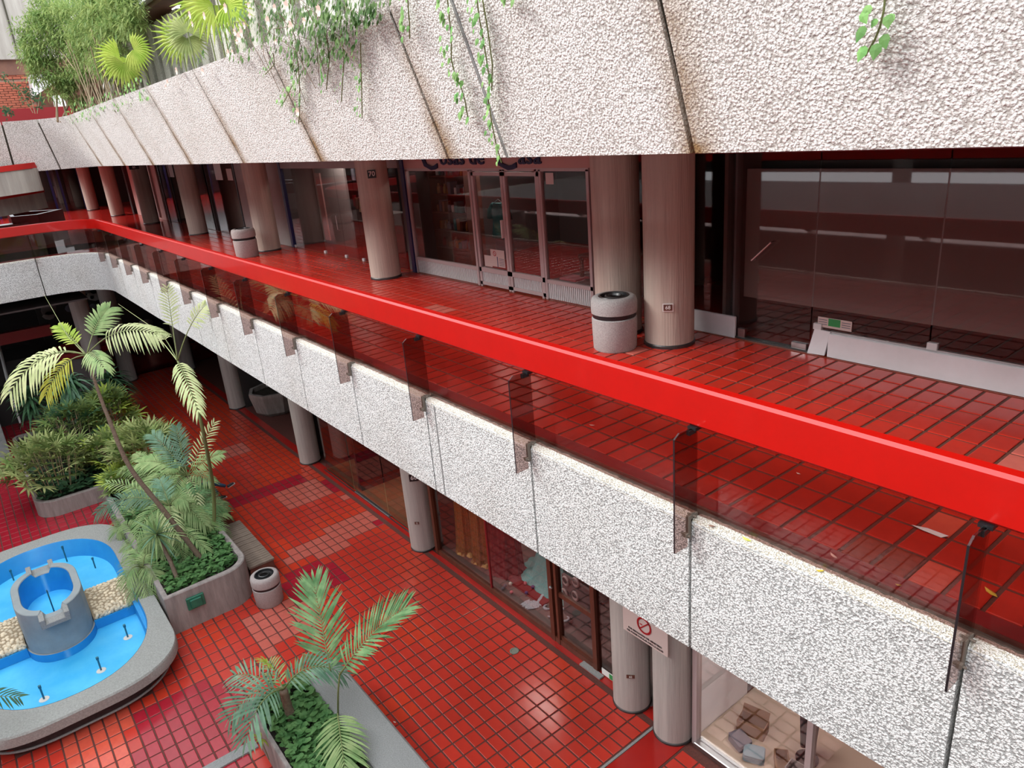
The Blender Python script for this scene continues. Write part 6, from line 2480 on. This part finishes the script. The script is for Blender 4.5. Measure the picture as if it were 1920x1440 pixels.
# small dark shrub on the wing parapet
t = thing('shrub', (27.0, -2.9, 10.2), 'thin dark-leaved shrub standing on the wing parapet before the brick wall', 'shrub')
for (a, b, c) in (((62, 212), (40, 170), (2, 138)), ((66, 213), (58, 180), (52, 165)), ((70, 213), (73, 190), (74, 180)), ((16, 218), (14, 208), (12, 205))):
    P = [onx(q[0], q[1], 27.0) for q in (a, b, c)]
    MB().tube(P, .012, 5).build('stem', 'cane', t)
    mb = MB()
    for k in range(46):
        u = rnd.random() * 1.6 + .4
        i = min(int(u), 1)
        p = P[i].lerp(P[i + 1], u - i) + Vector((rnd.uniform(-.1, .1), rnd.uniform(-.12, .12), rnd.uniform(-.1, .1)))
        a_ = rnd.random() * 6
        dx = Vector((.3, math.cos(a_), math.sin(a_))) * .10
        dy = Vector((.2, -math.sin(a_), math.cos(a_))) * .018
        mb.add([p, p + dx * .5 + dy, p + dx, p + dx * .5 - dy], [(0, 1, 2, 3)])
    mb.build('leaves', 'leaf_dark', t)['kind'] = 'stuff'

# ================================================================== SMALL THINGS
def fallen(px, py, z, s, lb, m='yellow_leaf', rot=0.4):
    p = onz(px, py, z)
    c = Vector((p.x, p.y, z + .004))
    dx = Vector((math.cos(rot), math.sin(rot), .05)) * s
    dy = Vector((-math.sin(rot), math.cos(rot), .1)) * s * .38
    mb = MB()
    mb.add([c - dx, c - dx * .4 + dy, c + dx * .4 + dy, c + dx + UPV * .01, c + dx * .4 - dy, c - dx * .4 - dy, c + UPV * .006, ],
           [(0, 6, 1), (1, 6, 2), (2, 6, 3), (3, 6, 4), (4, 6, 5), (5, 6, 0)])
    tag(mb.build('fallen_leaf', m), lb, 'leaf')


fallen(1537, 1071, 6.325, .030, 'yellow fallen leaf on the white parapet edge', rot=1.0)
fallen(1400, 1012, 6.325, .035, 'thin yellow-green fallen leaf on the parapet edge nearer the fin', 'leaf_yellow', .1)
fallen(1334, 987, 6.325, .028, 'brown curled leaf on the parapet edge beside the hinge', 'bark_red', .8)
fallen(1497, 889, WZ + .003, .018, 'small pale leaf bit on a gallery tile behind the glass', 'petal')
fallen(1684, 1098, WZ + .003, .020, 'yellow leaf bit in a tile joint behind the glass', rot=.9)
fallen(1858, 1112, WZ + .003, .045, 'thin dry yellow leaf on the gallery tiles beside the right fin', rot=-.4)
fallen(1563, 1043, WZ + .003, .030, 'pale dry leaf on the red border behind the glass', 'petal', -.3)
fallen(1110, 798, WZ + .003, .030, 'pale dry leaf on a gallery tile between two fins', 'petal', .9)
fallen(740, 1354, .003, .03, 'tiny pale scrap on the ground tiles right of the nearest planter', 'petal')
p = onz(1737, 996, WZ)
mb = MB()
mb.add([(p.x + .10, p.y - .01, WZ + .002), (p.x + .03, p.y + .035, WZ + .02), (p.x - .10, p.y + .02, WZ + .004), (p.x - .13, p.y - .02, WZ + .012), (p.x - .02, p.y - .03, WZ + .004), (p.x, p.y, WZ + .026)],
       [(0, 5, 1), (1, 5, 2), (2, 5, 3), (3, 5, 4), (4, 5, 0)])
tag(mb.build('paper_scrap', 'paper'), 'white paper scrap on the gallery tiles left of the right fin', 'litter')
